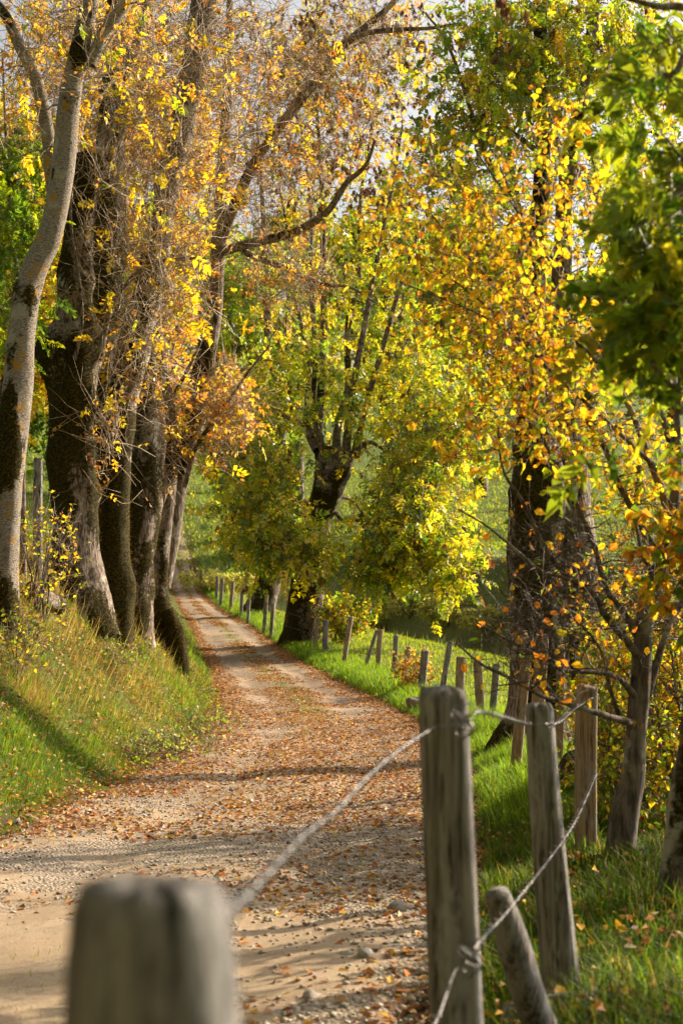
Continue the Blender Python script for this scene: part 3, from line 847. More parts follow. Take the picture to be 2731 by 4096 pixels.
crown = [(1020, 2060, 110, 130, 49, 2.5, 44), (1060, 1900, 180, 180, 48.5, 3, 70), (900, 1800, 100, 110, 50, 2, 26), (1100, 2170, 150, 80, 47.5, 1.5, 44), (1240, 2190, 110, 80, 47, 1, 30), (1350, 1560, 200, 220, 54.5, 1, 26), (1300, 1480, 190, 200, 48.5, 1, 16), (1440, 1640, 110, 150, 48.5, 1, 10),
         (1000, 1600, 170, 180, 51, 3, 50), (1690, 1750, 190, 250, 49, 3, 100), (1660, 2020, 210, 190, 47.5, 2.5, 110), (1780, 2220, 130, 130, 47, 2, 60), (1600, 2190, 110, 90, 47.5, 1.5, 40), (1480, 2260, 90, 70, 47.5, 1, 22),
         (1620, 1430, 240, 230, 51.5, 3, 76), (1850, 1650, 140, 250, 49, 3, 60), (1250, 1450, 220, 200, 54, 1.5, 30), (1400, 1050, 380, 260, 51, 4, 80)]
crown = [(a_, b_, c_, d_, Y_ + 4, e_, n_) for a_, b_, c_, d_, Y_, e_, n_ in crown]
T = t.grow(vols(crown, 240), .07, .010, .15, seed=105, col=(.13, .1, .07), K=6)
P, D, C = t.twigs(T, 5, (.5, 1.7), .008, -.1, ((.16, .12, .07), (.22, .15, .08)), 106, spread=.5, K=3)
t.hang(P, 8200, (.30, .52), ASH7, GP, [4, 3, 4, 2.5, 1.5], .5, .45, 107)
t.hang(P, 420, (.22, .4), KEYS, [BRN, RUST, (.2, .1, .04)], [3, 2, 1], 1.6, .2, 108, geo=t.ky)
top = vols([(1350, 550, 420, 420, 55, 4, 150), (1500, 200, 420, 260, 55, 4, 110), (1100, 250, 250, 260, 56, 3, 50)], 260)
top = t.grow(top, .05, .009, .35, seed=109, col=(.2, .15, .1), K=6)
P, D, C = t.twigs(top, 6, (.5, 1.3), .009, .2, TW, 110, spread=.4, curl=.5, K=3)
t.hang(P, 1300, (.24, .42), ASH5, [YEL, LIME, GOLD, RUST], [4, 3, 2, 2], .5, .4, 111)
t.hang(P, 1300, (.24, .44), KEYS, [(.14, .06, .035), (.2, .09, .05), (.11, .045, .03)], [3, 2, 1], 1.6, .2, 112, geo=t.ky)
t.finish('leaf_gloss')

t = Tree("pollard_ash", gpx(1060, 72), "second pollard ash with a leaning flared foot, beyond the great pollard", 'bark_old', "pollard ashes beside the fence")
t.pstem([(1035, 2450, 120), (1060, 2380, 104), (1085, 2280, 100), (1100, 2150, 90), (1095, 2000, 90), (1090, 1900, 110), (1085, 1840, 110)], 72, sides=22, flare=.15, rough=.12, moss=.4, step=.2, seed=121)
for k, sp in enumerate([[(1090, 1880, 50), (1085, 1700, 36), (1075, 1400, 32), (1060, 1100, 26), (1050, 800, 18), (1030, 500, 10)],
                        [(1110, 1880, 50), (1130, 1680, 34), (1150, 1400, 28), (1160, 1100, 22), (1180, 800, 12)],
                        [(1070, 1880, 40), (1010, 1700, 28), (960, 1450, 24), (900, 1200, 18), (860, 950, 10)]]):
    t.pstem(sp, 72, Y1=72 + k, ground=False, part='lb', sides=10, rough=.06, moss=.16, step=.4, seed=122 + k)
T = t.grow(vols([(950, 1780, 150, 170, 70, 4, 70), (960, 1500, 200, 250, 73, 4, 90), (1130, 1500, 160, 250, 74, 4, 60), (960, 1150, 260, 230, 74, 4, 60), (1000, 2150, 120, 80, 70, 2, 24)], 280), .07, .012, .15, seed=126, col=(.13, .1, .07), K=6)
P, D, C = t.twigs(T, 4, (.5, 1.3), .011, 0, ((.16, .12, .07), (.22, .15, .08)), 127, spread=.5, K=3)
t.hang(P, 5200, (.42, .66), ASH7, [LIME, (.09, .15, .015), (.055, .115, .014), YEL, GOLD], [4, 4, 3, 1.5, 1], .5, .45, 128)
t.hang(P, 220, (.3, .45), KEYS, [BRN, RUST], [2, 1], 1.6, .2, 129, geo=t.ky)
t.finish('leaf_gloss')

# --- big twin trunk on the right behind the near posts
t = Tree("twin_ash", gpx(2210, 21), "broad twin ash trunk with deep bark and moss, behind the split fence posts", 'bark_old')
t.pstem([(2165, 3120, 360), (2160, 2990, 300), (2158, 2850, 225), (2160, 2650, 205), (2152, 2400, 200), (2140, 2200, 205), (2150, 2000, 190), (2150, 1750, 160), (2142, 1500, 110), (2140, 1300, 84), (2150, 1000, 66), (2172, 650, 52), (2165, 350, 44), (2158, 0, 36), (2150, -300, 28)], 21, sides=34, flare=.35, rough=.13, moss=.50, knobs=16, step=.06, seed=131, fuzz=(t.fz, 350), lobes=4)
t.pstem([(2270, 3120, 230), (2270, 2900, 190), (2290, 2650, 175), (2300, 2400, 165), (2295, 2150, 165), (2270, 1900, 160), (2255, 1600, 130), (2235, 1350, 100), (2250, 1000, 76), (2258, 774, 66), (2300, 535, 58), (2347, 298, 50), (2371, 100, 42), (2390, -250, 30)], 21.3, sides=30, flare=.2, rough=.13, moss=.22, knobs=8, step=.06, seed=132, fuzz=(t.fz, 120), lobes=4)
t.pstem([(2240, 1950, 90), (2230, 1700, 70), (2180, 1450, 50), (2110, 1200, 40), (2080, 900, 30), (2020, 500, 20)], 21.1, ground=False, part='lb', sides=12, rough=.08, moss=.3, step=.12, seed=133)
t.pstem([(2165, 620, 26), (2090, 560, 22), (1990, 480, 16), (1900, 330, 10)], 20.9, Y1=20, ground=False, part='lb', sides=8, rough=.06, moss=.1, step=.12, seed=134)
t.pstem([(2340, 330, 30), (2450, 300, 26), (2600, 240, 20), (2750, 100, 14)], 21.3, ground=False, part='lb', sides=8, rough=.06, moss=.1, step=.12, seed=135)
t.pstem([(2060, 800, 26), (1950, 640, 20), (1800, 200, 14), (1700, 50, 8)], 20.9, Y1=19.5, ground=False, part='lb', sides=8, rough=.06, moss=.1, step=.12, seed=136)
T = t.grow(vols([(2000, 350, 330, 260, 20.5, 1.6, 90), (2250, 250, 300, 330, 21.1, 1.8, 70), (2550, 250, 250, 330, 21.3, 1.8, 70), (1880, 650, 200, 200, 20.5, 1.4, 40), (2450, 700, 300, 260, 22.0, 1.8, 60), (2000, 60, 330, 110, 20.5, 1.5, 30), (1970, 1000, 150, 200, 21.0, 1.2, 24), (2500, 1100, 260, 260, 22.5, 1.5, 50)], 300), .022, .005, .25, seed=137, col=(.2, .16, .11))
P, D, C = t.twigs(T, 4, (.25, .7), .005, .05, ((.2, .16, .1), (.28, .2, .11)), 138)
t.hang(P, 2700, (.20, .35), ASH9, [LIME, (.10, .16, .015), (.26, .27, .015), YEL, GREEN, GOLD], [4, 3, 3, 2.5, 2, 1], .5, .45, 139)
t.hang(P, 120, (.16, .28), KEYS, [BRN, RUST], [2, 1], 1.6, .2, 140, geo=t.ky)
t.finish('leaf_gloss')

# --- orange-leaved small tree on the right, close to the fence
t = Tree("wild_cherry", gpx(2480, 8.8), "small dark stemmed tree with orange and golden leaves, lichen covered, beside the pinkish post", 'bark_dark', cat="tree")
t.pstem([(2460, 3600, 150), (2475, 3450, 118), (2490, 3300, 105), (2530, 3100, 92), (2545, 2900, 82), (2562, 2700, 78), (2575, 2500, 76), (2612, 2350, 66), (2655, 2200, 58), (2690, 2050, 50), (2705, 1800, 40), (2690, 1500, 30)], 8.8, sides=20, flare=.25, rough=.09, moss=.25, step=.035, seed=151)
lb = dict(ground=False, part='lb', sides=8, rough=.08, moss=.12, step=.05)
dead = Geo()
LB = [
    ([(2560, 2640, 52), (2525, 2590, 42), (2480, 2534, 38), (2412, 2451, 36), (2364, 2368, 34), (2287, 2318, 32), (2216, 2249, 28), (2156, 2148, 24), (2085, 2000, 20), (2010, 1880, 14), (1990, 1700, 8)], 8.8, 8.0),
    ([(2290, 2322, 24), (2200, 2295, 20), (2156, 2279, 18), (2050, 2190, 16), (1950, 2107, 13), (1830, 2036, 9)], 8.3, 7.8),
    ([(2545, 2900, 46), (2480, 2880, 36), (2380, 2850, 30), (2227, 2800, 26), (2156, 2778, 24), (2037, 2712, 20), (1919, 2653, 15), (1824, 2570, 9)], 8.8, 7.6),
    ([(2550, 2800, 40), (2480, 2720, 30), (2400, 2690, 26), (2263, 2683, 22), (2168, 2641, 18), (2050, 2570, 14), (1900, 2487, 8)], 8.8, 7.8),
    ([(2560, 2560, 44), (2490, 2450, 34), (2420, 2350, 30), (2380, 2200, 28), (2320, 2050, 26), (2250, 1900, 22), (2180, 1780, 18), (2120, 1600, 14), (2040, 1480, 10), (1900, 1380, 6)], 8.8, 8.0),
    ([(2640, 2250, 40), (2560, 2100, 34), (2480, 1950, 30), (2400, 1760, 26), (2280, 1600, 22), (2150, 1420, 18), (2020, 1290, 14), (1850, 1150, 10), (1700, 1050, 6)], 8.8, 7.9),
    ([(2680, 2080, 40), (2600, 1850, 34), (2500, 1600, 28), (2330, 1390, 24), (2150, 1250, 20), (1960, 1120, 15), (1760, 900, 10), (1560, 640, 6)], 8.8, 7.8),
    ([(2700, 1850, 36), (2620, 1600, 28), (2480, 1350, 22), (2340, 1180, 20), (2180, 1000, 16), (2050, 820, 12), (1900, 600, 8)], 8.8, 8.2),
    ([(2600, 1850, 26), (2420, 1680, 22), (2240, 1520, 18), (2060, 1350, 14), (1880, 1240, 10), (1600, 1130, 6)], 8.4, 7.6),
    ([(2500, 1600, 22), (2350, 1300, 18), (2200, 1050, 14), (2080, 860, 10), (1980, 620, 6)], 8.5, 8.2),
    ([(2690, 1650, 26), (2560, 1300, 20), (2450, 1000, 16), (2380, 700, 10), (2330, 420, 6)], 8.8, 8.6),
    ([(2570, 2480, 30), (2640, 2300, 26), (2700, 2150, 24), (2760, 1900, 18)], 8.8, 9.2),
    ([(2620, 2330, 30), (2560, 2180, 24), (2540, 2000, 20), (2560, 1800, 14), (2520, 1600, 8)], 8.8, 9.0),
    ([(2590, 2780, 40), (2640, 2600, 34), (2700, 2450, 28), (2780, 2350, 20)], 8.8, 9.0),
    ([(2480, 2880, 24), (2440, 2760, 18), (2400, 2600, 14), (2300, 2480, 10), (2180, 2420, 6)], 8.8, 8.4)]
for k, (sp, Ya, Yb) in enumerate(LB):
    t.pstem(sp, Ya, Y1=Yb, seed=152 + k, wmul=.8, **lb)
T = t.grow(vols([(1900, 1150, 400, 330, 7.9, .6, 120), (2150, 1450, 350, 300, 8.1, .6, 110), (1700, 830, 240, 220, 7.8, .5, 50), (2150, 800, 320, 330, 8.2, .6, 70), (2350, 1700, 280, 280, 8.4, .6, 80), (2000, 1750, 250, 170, 8.0, .5, 40), (2600, 1900, 150, 300, 8.8, .6, 40), (2250, 500, 160, 200, 8.4, .5, 16)], 320), .008, .0022, .2, seed=170, col=(.12, .085, .06), K=6)
P, D, C = t.twigs(T, 4, (.12, .34), .0022, .05, ((.15, .1, .06), (.22, .14, .08)), 171, spread=.15)
t.hang(P, 5600, (.028, .058), ROUND, [GOLD, YEL, ORG, (.40, .22, .02), LIME, (.28, .10, .02), (.07, .13, .015)], [4, 6, .7, 1.6, 3.4, .6, 1.8], .6, .15, 172)
T2 = vols([(2250, 2300, 380, 320, 8.4, .6, 150), (2150, 2600, 320, 200, 8.2, .5, 90), (2620, 2300, 160, 380, 9.0, .6, 110)], 330)
T2 = t.grow(T2, .007, .002, .1, seed=173, col=(.085, .064, .05), K=6, wig=.4)
P, D, C = t.twigs(T2, 4, (.12, .4), .002, .05, ((.07, .052, .04), (.12, .085, .05)), 174, spread=.12, curl=.8)
t.hang(P, 170, (.04, .075), ROUND, [GOLD, ORG, YEL, (.3, .1, .02), (.08, .14, .015)], [4, 3, 2, 2, 1], .6, .15, 175)
t.finish('leaf')

# --- overhanging dark ash branch on the right, very near
t = Tree("overhanging_ash", gp(2.6, 5.3), "ash with large dark green leaves hanging into the lane, standing beside the fence", 'bark_ash')
bx = t.base
t.stem(np.array([[2.6, 5.3, bx[2] - .2], [2.58, 5.3, 1.0], [2.5, 5.25, 2.6], [2.3, 5.1, 4.2], [2.1, 5.0, 6.0]]), np.array([.11, .09, .075, .06, .04]), sides=16, rough=.06, moss=.2, seed=181, flare=.3, step=.08)
for k, e in enumerate([[(2900, 700), (2700, 780), (2500, 950)], [(2900, 300), (2680, 300), (2480, 380)], [(2880, 1100), (2720, 1200), (2560, 1350)], [(2860, 60), (2600, 20), (2300, -80)], [(2850, 1500), (2700, 1550), (2600, 1450)]]):
    pts = [np.array([2.45, 5.2, 2.2 + .45 * k])] + [px(a, b, 5.0 - .1 * j) for j, (a, b) in enumerate(e)]
    t.stem(np.array(pts), np.linspace(.022, .006, len(pts)), part='lb', sides=7, rough=.04, moss=.1, step=.06, seed=182 + k)
T = t.grow(vols([(2720, 850, 200, 560, 5.0, .55, 56), (2740, 1250, 110, 300, 4.9, .35, 14), (2680, 200, 160, 200, 5.3, .5, 9), (2560, 1380, 80, 90, 4.9, .3, 5)], 340), .008, .003, .2, seed=190, col=(.17, .13, .08), K=6)
P, D, C = t.twigs(T, 2, (.12, .3), .003, .05, ((.2, .16, .08),), 191, spread=.1)
t.hang(P, 230, (.15, .27), ASH9N, [GREEN, (.11, .15, .012), (.17, .19, .012), (.24, .23, .015)], [3, 3, 2, 1], .6, .35, 192)
kp = px(np.array([2010, 2105, 2030, 1990]), np.array([-10, 40, 20, -30]), 6.2)
leaves(t.ky, kp, np.tile([0, 0, -1.], (4, 1)), np.array([.11, .08, .1, .1]), KEYS, pal(4, [BRN, RUST], [1, 1]), .1)
t.stem(np.array([px(2200, -260, 5.8), px(2100, -120, 6.0), px(2010, -20, 6.2)]), np.array([.006, .004, .003]), part='lb', sides=6, rough=.03, moss=.1, step=.06, seed=195, nodes=False)
t.stem(np.array([[2.15, 5.05, 5.6], px(2500, -350, 5.5), px(2200, -260, 5.8)]), np.array([.02, .012, .006]), part='lb', sides=6, rough=.03, moss=.1, step=.06, seed=196, nodes=False)
t.finish('leaf')


# ------------------------------------------------------------------ trees further back
def back_tree(name, xp, Y, htop, wpx, palette, weights, label, seed, nleaf=2600, lsz=(.5, .9), bark='bark_far', low=.25, base_y=None):
    """htop: photo row of the crown's top; wpx: half width of the crown in photo pixels."""
    b = gpx(xp, Y); base = np.array(b)
    top = px(xp, htop, Y); hgt = top[2] - base[2]; hw = wpx * Y / F
    t = Tree(name, base, label, bark, "trees on the slope behind")
    r = np.random.default_rng(seed)
    P = np.array([base - [0, 0, .3], base + [0, 0, hgt * .2], base + [r.normal(0, .3), r.normal(0, .3), hgt * .5], base + [r.normal(0, .5), r.normal(0, .5), hgt * .85]])
    t.stem(P, np.array([.035, .028, .02, .006]) * hgt * .8, sides=10, rough=.06, moss=.3, seed=seed, step=.6)
    n = 130
    v = norm(r.normal(size=(n, 3))) * r.uniform(.25, 1, (n, 1)) ** .5
    cz = base[2] + hgt * (low + 1) / 2
    lump = 1 + .25 * fbm(v * 1.7 + seed, seed, 2)[:, None]
    T = np.stack([base[0] + v[:, 0] * hw, base[1] + v[:, 1] * hw * .7, cz + v[:, 2] * hgt * (1 - low) / 2], -1) * 1.0
    T = (T - [base[0], base[1], cz]) * lump + [base[0], base[1], cz]
    T = t.grow(T, .12, .02, .3, seed=seed + 1, col=(.12, .09, .065), K=5, sides=3)
    P, D, C = t.twigs(T, 4, (.6, 1.8), .016, .1, ((.16, .12, .07), (.22, .15, .08)), seed + 2, spread=.8, K=3)
    t.hang(P, nleaf, lsz, ASH5, palette, weights, .4, .4, seed + 3)
    return t.finish('leaf')


SPR = [LIME, (.10, .16, .015), (.055, .115, .014)]
back_tree("lime_tree", 30, 46, 700, 190, [YEL, GOLD, LIME], [4, 2, 3], "golden yellow tree in the pasture behind the bank trees", 400, 2600, (.34, .55), low=.32)
back_tree("maple_tree", -40, 70, 300, 300, [LIME, YEL, GOLD], [3, 3, 1], "broad lime green tree at the pasture's edge", 410, 2600, (.5, .8))
back_tree("maple_tree", 480, 82, 120, 420, [GOLD, (.34, .18, .05), (.24, .11, .04), YEL, LIME], [3, 3, 2, 2, 1], "orange tinted tree on the slope behind the bank trees", 420, 3000, (.5, .85), low=.40)
back_tree("maple_tree", 640, 122, 780, 330, SPR + [YEL], [3, 3, 3, 1], "fresh green tree uphill behind the forked pale ash", 430, 2800, (.75, 1.1), low=.58)
back_tree("maple_tree", 1180, 144, 800, 330, SPR + [YEL], [4, 2, 2, 2], "lime green tree directly behind the great pollard", 440, 3000, (.75, 1.1), low=.42)
back_tree("maple_tree", 1560, 128, 800, 330, SPR + [YEL], [4, 2, 1, 4], "yellow green tree above the shaded slope", 450, 3000, (.8, 1.2), low=.42)
back_tree("maple_tree", 1930, 132, 900, 300, [LIME, YEL, GOLD], [3, 4, 1], "yellow tree above the shaded slope near the twin trunk", 460, 2800, (.8, 1.2), low=.42)
back_tree("maple_tree", 2350, 126, 1050, 300, SPR + [YEL], [3, 2, 2, 2], "green tree above the shaded slope behind the twin trunk", 470, 2600, (.8, 1.2), low=.42)
back_tree("maple_tree", 2720, 118, 1000, 300, SPR + [GOLD], [3, 2, 3, 1], "dark green tree on the slope behind the hedge", 480, 2400, (.8, 1.2), low=.35)
back_tree("maple_tree", 240, 118, 1150, 230, [DKG, GREEN, LIME], [3, 3, 1], "dark green tree on the far hedge line of the pasture", 490, 1800, (.7, 1.1), low=.1)
back_tree("maple_tree", 900, 152, 1000, 260, [GREEN, LIME, GOLD], [3, 3, 1], "mixed green tree on the skyline behind the second pollard", 500, 2000, (.8, 1.2), low=.5)


# unseen trees added behind and beside the camera to shut off the sky there
for k, (x, y, hh, hw, lab) in enumerate([(-8, 3, 15, 5, "unseen tree added to block sky light, on the bank where the track comes from"), (-5, -8, 16, 5.5, "lane tree behind the fence's near end, on the bank side"), (6, -7, 15, 5, "lane tree behind the fence's near end, on the hedge side"), (1, -16, 17, 6, "unseen tree added to block sky light, furthest back along the track")]):
    b = np.array(gp(x, y)); t = Tree("ash_tree", b, lab, 'bark_ash', "unseen trees added to block sky light"); q = np.random.default_rng(560 + k)
    t.stem(np.array([b - [0, 0, .3], b + [0, .1, hh * .3], b + [.2, 0, hh * .6], b + [.1, .2, hh * .9]]), np.array([.32, .26, .18, .05]), sides=12, rough=.08, moss=.4, seed=560 + k, step=.5, flare=.3)
    v = norm(q.normal(size=(120, 3))) * q.uniform(.3, 1, (120, 1)) ** .5
    T = t.grow(b + [0, 0, hh * .55] + v * [hw, hw, hh * .43], .1, .015, .3, seed=570 + k, col=(.14, .11, .08), K=5, sides=3)
    P, D, C = t.twigs(T, 4, (.6, 1.6), .012, 0, ((.16, .12, .07),), 580 + k, spread=.7, K=3)
    t.hang(P, 1800, (.5, .8), ASH5, [LIME, GREEN, YEL], [3, 3, 2], .4, .4, 590 + k)
    t.finish('leaf')


# ------------------------------------------------------------------ shrubs
def shrub(name, xp, Y, w, h, palette, weights, label, seed, n=900, lsz=(.05, .09), tmpl=SIMPLE, mat='leaf', group=None, stems=10, hips=0, d=None, base=None, flat=.3, twigr=.004):
    b = np.array(gpx(xp, Y)) if base is None else np.array(base)
    t = Tree(name, b, label, 'bark_dark', group, cat="shrub")
    r = np.random.default_rng(seed); d = w if d is None else d
    tips = []
    for k in range(stems):
        a = r.uniform(0, 2 * np.pi); q = r.uniform(.2, 1)
        e = b + np.array([math.cos(a) * w * .5 * q, math.sin(a) * d * .5 * q, h * r.uniform(.55, 1.0)])
        m = b + (e - b) * .5 + np.array([0, 0, h * .15]) + r.normal(0, .05 * h, 3)
        tips.append([b + r.normal(0, .06, 3) * [1, 1, 0] - [0, 0, .05], b + (m - b) * .6 + r.normal(0, .03, 3), m, e])
    S = np.array(tips)
    tubes(t.tr, S, np.linspace(.016, .005, 4)[None] * np.ones((stems, 1)) * max(.5, h / 1.6), 5, (.2, .2, .2))
    t.nodes.append(S.reshape(-1, 3)); t.nr.append(np.full(len(S) * 4, .01))
    v = norm(r.normal(size=(stems * 7, 3))) * r.uniform(.3, 1, (stems * 7, 1)) ** .5
    T = b + np.stack([v[:, 0] * w * .5, v[:, 1] * d * .5, h * .52 + v[:, 2] * h * .48], -1)
    T = t.grow(T, .01, .003, .2, seed=seed + 1, col=(.14, .1, .07), K=5, sides=3)
    P, D, C = t.twigs(T, 4, (.12 * h + .08, .25 * h + .15), twigr, .1, ((.17, .11, .06), (.24, .16, .09)), seed + 2, spread=.12)
    t.hang(P, n, lsz, tmpl, palette, weights, .3, flat, seed + 3)
    o = t.root
    t.finish(mat, "foliage")
    for k in range(hips):
        gh = Geo(); p = P[r.integers(0, len(P)), -1]
        ball(gh, p + [0, 0, -.01], .016, (1, 1, 1), 6, 4, squash=1.25)
        gh.build("rose_hip", M['hip'], o)
    return o


def ball(geo, c, rad, col, nu=8, nv=6, squash=1.0, seed=None, lump=0.0):
    th = np.arange(nu) * 2 * np.pi / nu; ph = np.linspace(0, np.pi, nv + 1)[1:-1]
    V = np.stack([np.sin(ph)[:, None] * np.cos(th), np.sin(ph)[:, None] * np.sin(th), np.cos(ph)[:, None] * np.ones(nu)], -1).reshape(-1, 3)
    V = np.concatenate([V, [[0, 0, 1], [0, 0, -1]]])
    if lump: V = V * (1 + lump * fbm(V * 1.8 + seed * 7.3, seed, 2)[:, None])
    V = V * np.array([rad, rad, rad * squash]) if np.isscalar(rad) else V * np.asarray(rad)
    idx = np.arange((nv - 1) * nu).reshape(nv - 1, nu); nx = np.roll(idx, -1, 1)
    q = np.stack([idx[:-1], idx[1:], nx[1:], nx[:-1]], -1).reshape(-1, 4)
    m = (nv - 1) * nu
    tri = np.concatenate([np.stack([np.full(nu, m), idx[0], nx[0]], -1), np.stack([np.full(nu, m + 1), nx[-1], idx[-1]], -1)])
    geo.add(V + np.asarray(c), q, tri, col)


UND = [YEL, LIME, GOLD, (.08, .13, .015), (.3, .13, .02)]
shrub("hawthorn_bush", 2590, 12.5, 1.25, 1.75, UND, [4, 4, 3, 3, 1], "yellowing hawthorn bush filling the gap behind the dark stemmed tree", 600, 4200, (.05, .085), stems=22)
shrub("hawthorn_bush", 2760, 11.2, 1.2, 2.2, UND, [3, 3, 3, 4, 1], "greener hawthorn bush at the end of the hedge, beside the dark trunk", 610, 3600, (.05, .085), stems=18)
shrub("rose_bush", 2460, 10.6, .55, 1.1, [LIME, YEL, GREEN], [3, 2, 2], "wild rose with a few red hips beside the square post", 620, 900, (.04, .07), stems=10, hips=5)
shrub("hawthorn_bush", 2760, 14.5, 1.8, 3.2, [(.3, .16, .02), GOLD, LIME, GREEN], [3, 3, 2, 2], "taller rusty leaved bush rising behind the yellowing hawthorn", 630, 4200, (.06, .10), stems=18)
shrub("rose_bush", 150, 22, 1.3, 1.7, [YEL, GOLD, LIME], [4, 2, 3], "straggly wild rose with red hips by the pale pasture post", 640, 420, (.05, .09), stems=12, hips=6)
shrub("rose_bush", 60, 17.6, 1.0, .8, [YEL, LIME, GREEN], [3, 3, 2], "low rose spray in front of the leaning pale trunk", 645, 260, (.05, .08), stems=8, hips=3)
shrub("hazel_bush", 1370, 53, 2.0, 1.7, [LIME, GREEN, GOLD, (.2, .1, .03)], [4, 3, 2, 2], "rounded bush against the foot of the great pollard", 650, 2600, (.10, .17), stems=14, twigr=.007)
shrub("thorn_bush", 1655, 34.5, .9, .95, [(.26, .12, .04), GOLD, (.14, .12, .03)], [3, 2, 2], "small brown leaved bush growing among the fence posts", 660, 900, (.06, .1), stems=10, twigr=.005)
for k, (xp, Y, w, h) in enumerate([(1640, 72, 3.6, 1.5), (1800, 67, 3.0, 1.3), (1950, 63, 2.6, .9), (1500, 75, 2.5, 1.1), (820, 92, 4, 1.1), (930, 90, 3.5, 1.0)]):
    shrub("goldenrod_clump", xp, Y, w, h, [(.34, .34, .09), (.25, .29, .08), (.36, .28, .13)], [3, 3, 2],
          ["bushy yellow green clump in the gully past the meadow", "spreading clump of dull yellow weeds in the gully", "low brownish clump at the meadow's lower rim",
           "clump of weeds in the gully behind the round bush", "brown weedy clump where the track disappears", "grey green clump beside the far bend of the fence"][k], 670 + 5 * k, 1500, (.16, .3), LANCE, stems=12, twigr=.012, group="clumps in the gully")
for k, (xp, Y, lab) in enumerate([(700, 21.5, "leafy bramble on the bank below the mossy pollard"), (800, 25.5, "bramble trailing down to the track edge below the forked ash"), (560, 19.8, "bramble with small pale leaves low on the grassy bank"), (440, 23.6, "ivy green bramble at the foot of the slanting ash")]):
    shrub("bramble", xp, Y, 1.5, .38, [(.15, .19, .02), (.09, .15, .03), (.17, .2, .05), (.3, .18, .05)], [3, 4, 3, 1], lab, 720 + 5 * k, 420, (.04, .075), SIMPLE, stems=9, group="brambles on the bank", flat=.6)


# ------------------------------------------------------------------ grass
def blades(geo, x, y, h, wd, col, lean=.45, r=rng, tri=False, updir=None):
    n = len(x)
    if n == 0: return
    P = np.stack([x, y, H(x, y) - .015], -1)
    nm = Hn(x, y) * .45 + np.array([0, 0, .55])
    az = r.uniform(0, 2 * np.pi, n); L = np.stack([np.cos(az), np.sin(az), np.zeros(n)], -1)
    side = np.stack([-np.sin(az + r.normal(0, .6, n)), np.cos(az), np.zeros(n)], -1); side = norm(side)
    d = norm(nm); ln = (lean * r.uniform(.2, 1.5, n))[:, None]
    h = h[:, None]; w = wd[:, None] * .5
    m = P + h * .55 * (d + L * ln * .35); e = P + h * (d + L * ln) * (1 - .25 * ln)
    if tri:
        V = np.stack([P - side * w, P + side * w, e], 1); t = np.arange(n * 3).reshape(n, 3); geo.add(V, None, t, np.repeat(col, 3, 0)); return
    V = np.stack([P - side * w, P + side * w, m + side * w * .8, m - side * w * .8, e], 1)
    i = np.arange(n)[:, None] * 5
    geo.add(V, i + [0, 1, 2, 3], i + [3, 2, 4], np.repeat(col, 5, 0))


def clumpy(n, x0, x1, y0, y1, r, f=1.2, seed=0, power=1.0):
    """Random ground points, denser in patches."""
    x = r.uniform(x0, x1, n * 2); y = r.uniform(y0, y1, n * 2)
    p = .5 + .5 * fbm(np.stack([x, y, 0 * x], -1) * f, seed, 3)
    k = r.uniform(0, 1, n * 2) < p ** power * 1.1
    return x[k][:n], y[k][:n]


GB = [(.10, .18, .015), (.16, .24, .02), (.07, .13, .012), (.22, .26, .03)]
r = np.random.default_rng(50)
# the bank
g = Geo()
for (n, y0, y1, hh, ww) in ((76000, 11, 20, (.06, .20), .0055), (56000, 20, 34, (.07, .22), .0085), (10000, 34, 60, (.12, .4), .016)):
    y = y0 + (y1 - y0) * r.uniform(0, 1, n); tl = r.uniform(-.12, 4.6, n) ; x = pl(y) - tl
    P = np.stack([x, y, 0 * x], -1)
    f1 = fbm(P * .6, 61, 3); f2 = fbm(P * 2.6, 62, 3); f3 = fbm(P * 5.5, 64, 2)
    dry = np.clip(.10 + 1.0 * f1 + .7 * f2 + .24 * (tl - 1.3) + .10 * (y > 19), 0, .95)
    isdry = r.uniform(0, 1, n) < dry
    col = np.where(isdry[:, None], pal(n, [(.30, .21, .09), (.22, .135, .055), (.24, .19, .07), (.17, .15, .045), (.13, .075, .035)], [3, 2, 3, 3, 2], r), pal(n, [(.085, .15, .014), (.13, .20, .018), (.055, .10, .01), (.18, .21, .03)], [4, 3, 3, 1], r))
    col = col * np.clip(1 + .5 * f3 + .4 * f2, .45, 1.6)[:, None]
    h = r.uniform(*hh, n) * np.clip(.8 + 1.3 * f2 + .9 * f3, .22, 1.9) * sstep(-.2, .35, tl) * np.where(isdry, .95, 1) * np.clip(.85 + .12 * tl, .7, 1.3)
    k = r.uniform(0, 1, n) < np.clip(.85 + 1.2 * f2, .25, 1)
    blades(g, x[k], y[k], (h + .03)[k], np.full(n, ww)[k], col[k], .8, r)
g.build("bank_grass", M['grass'], kind="stuff", smooth=False)
g = Geo(); n = 9000
y = r.uniform(11.5, 36, n); tl = r.uniform(0, 3.2, n); x = pl(y) - tl
k = fbm(np.stack([x, y, 0 * x], -1) * 1.3, 66, 3) > .02; x, y = x[k], y[k]; n = len(x)
az = r.uniform(0, 6.28, n)
leaves(g, np.stack([x, y, H(x, y) + r.uniform(.03, .16, n)], -1), np.stack([np.cos(az), np.sin(az), r.normal(.2, .3, n)], -1), r.uniform(.035, .085, n), SIMPLE, pal(n, [(.10, .16, .02), (.16, .20, .025), (.07, .12, .02), (.24, .2, .04)], [3, 3, 3, 1], r), .5, r)
g.build("bank_weeds", M['grass'], kind="stuff", smooth=False)
# dry stalks standing on the bank
g = Geo(); n = 700
y = r.uniform(17, 33, n); tl = r.uniform(.8, 3.6, n); x = pl(y) - tl
blades(g, x, y, r.uniform(.3, .8, n), np.full(n, .008), pal(n, [(.34, .25, .13), (.25, .17, .08), (.4, .32, .19)], [2, 2, 1], r), .3, r)
g.build("dry_stalks", M['grass'], kind="stuff", smooth=False)
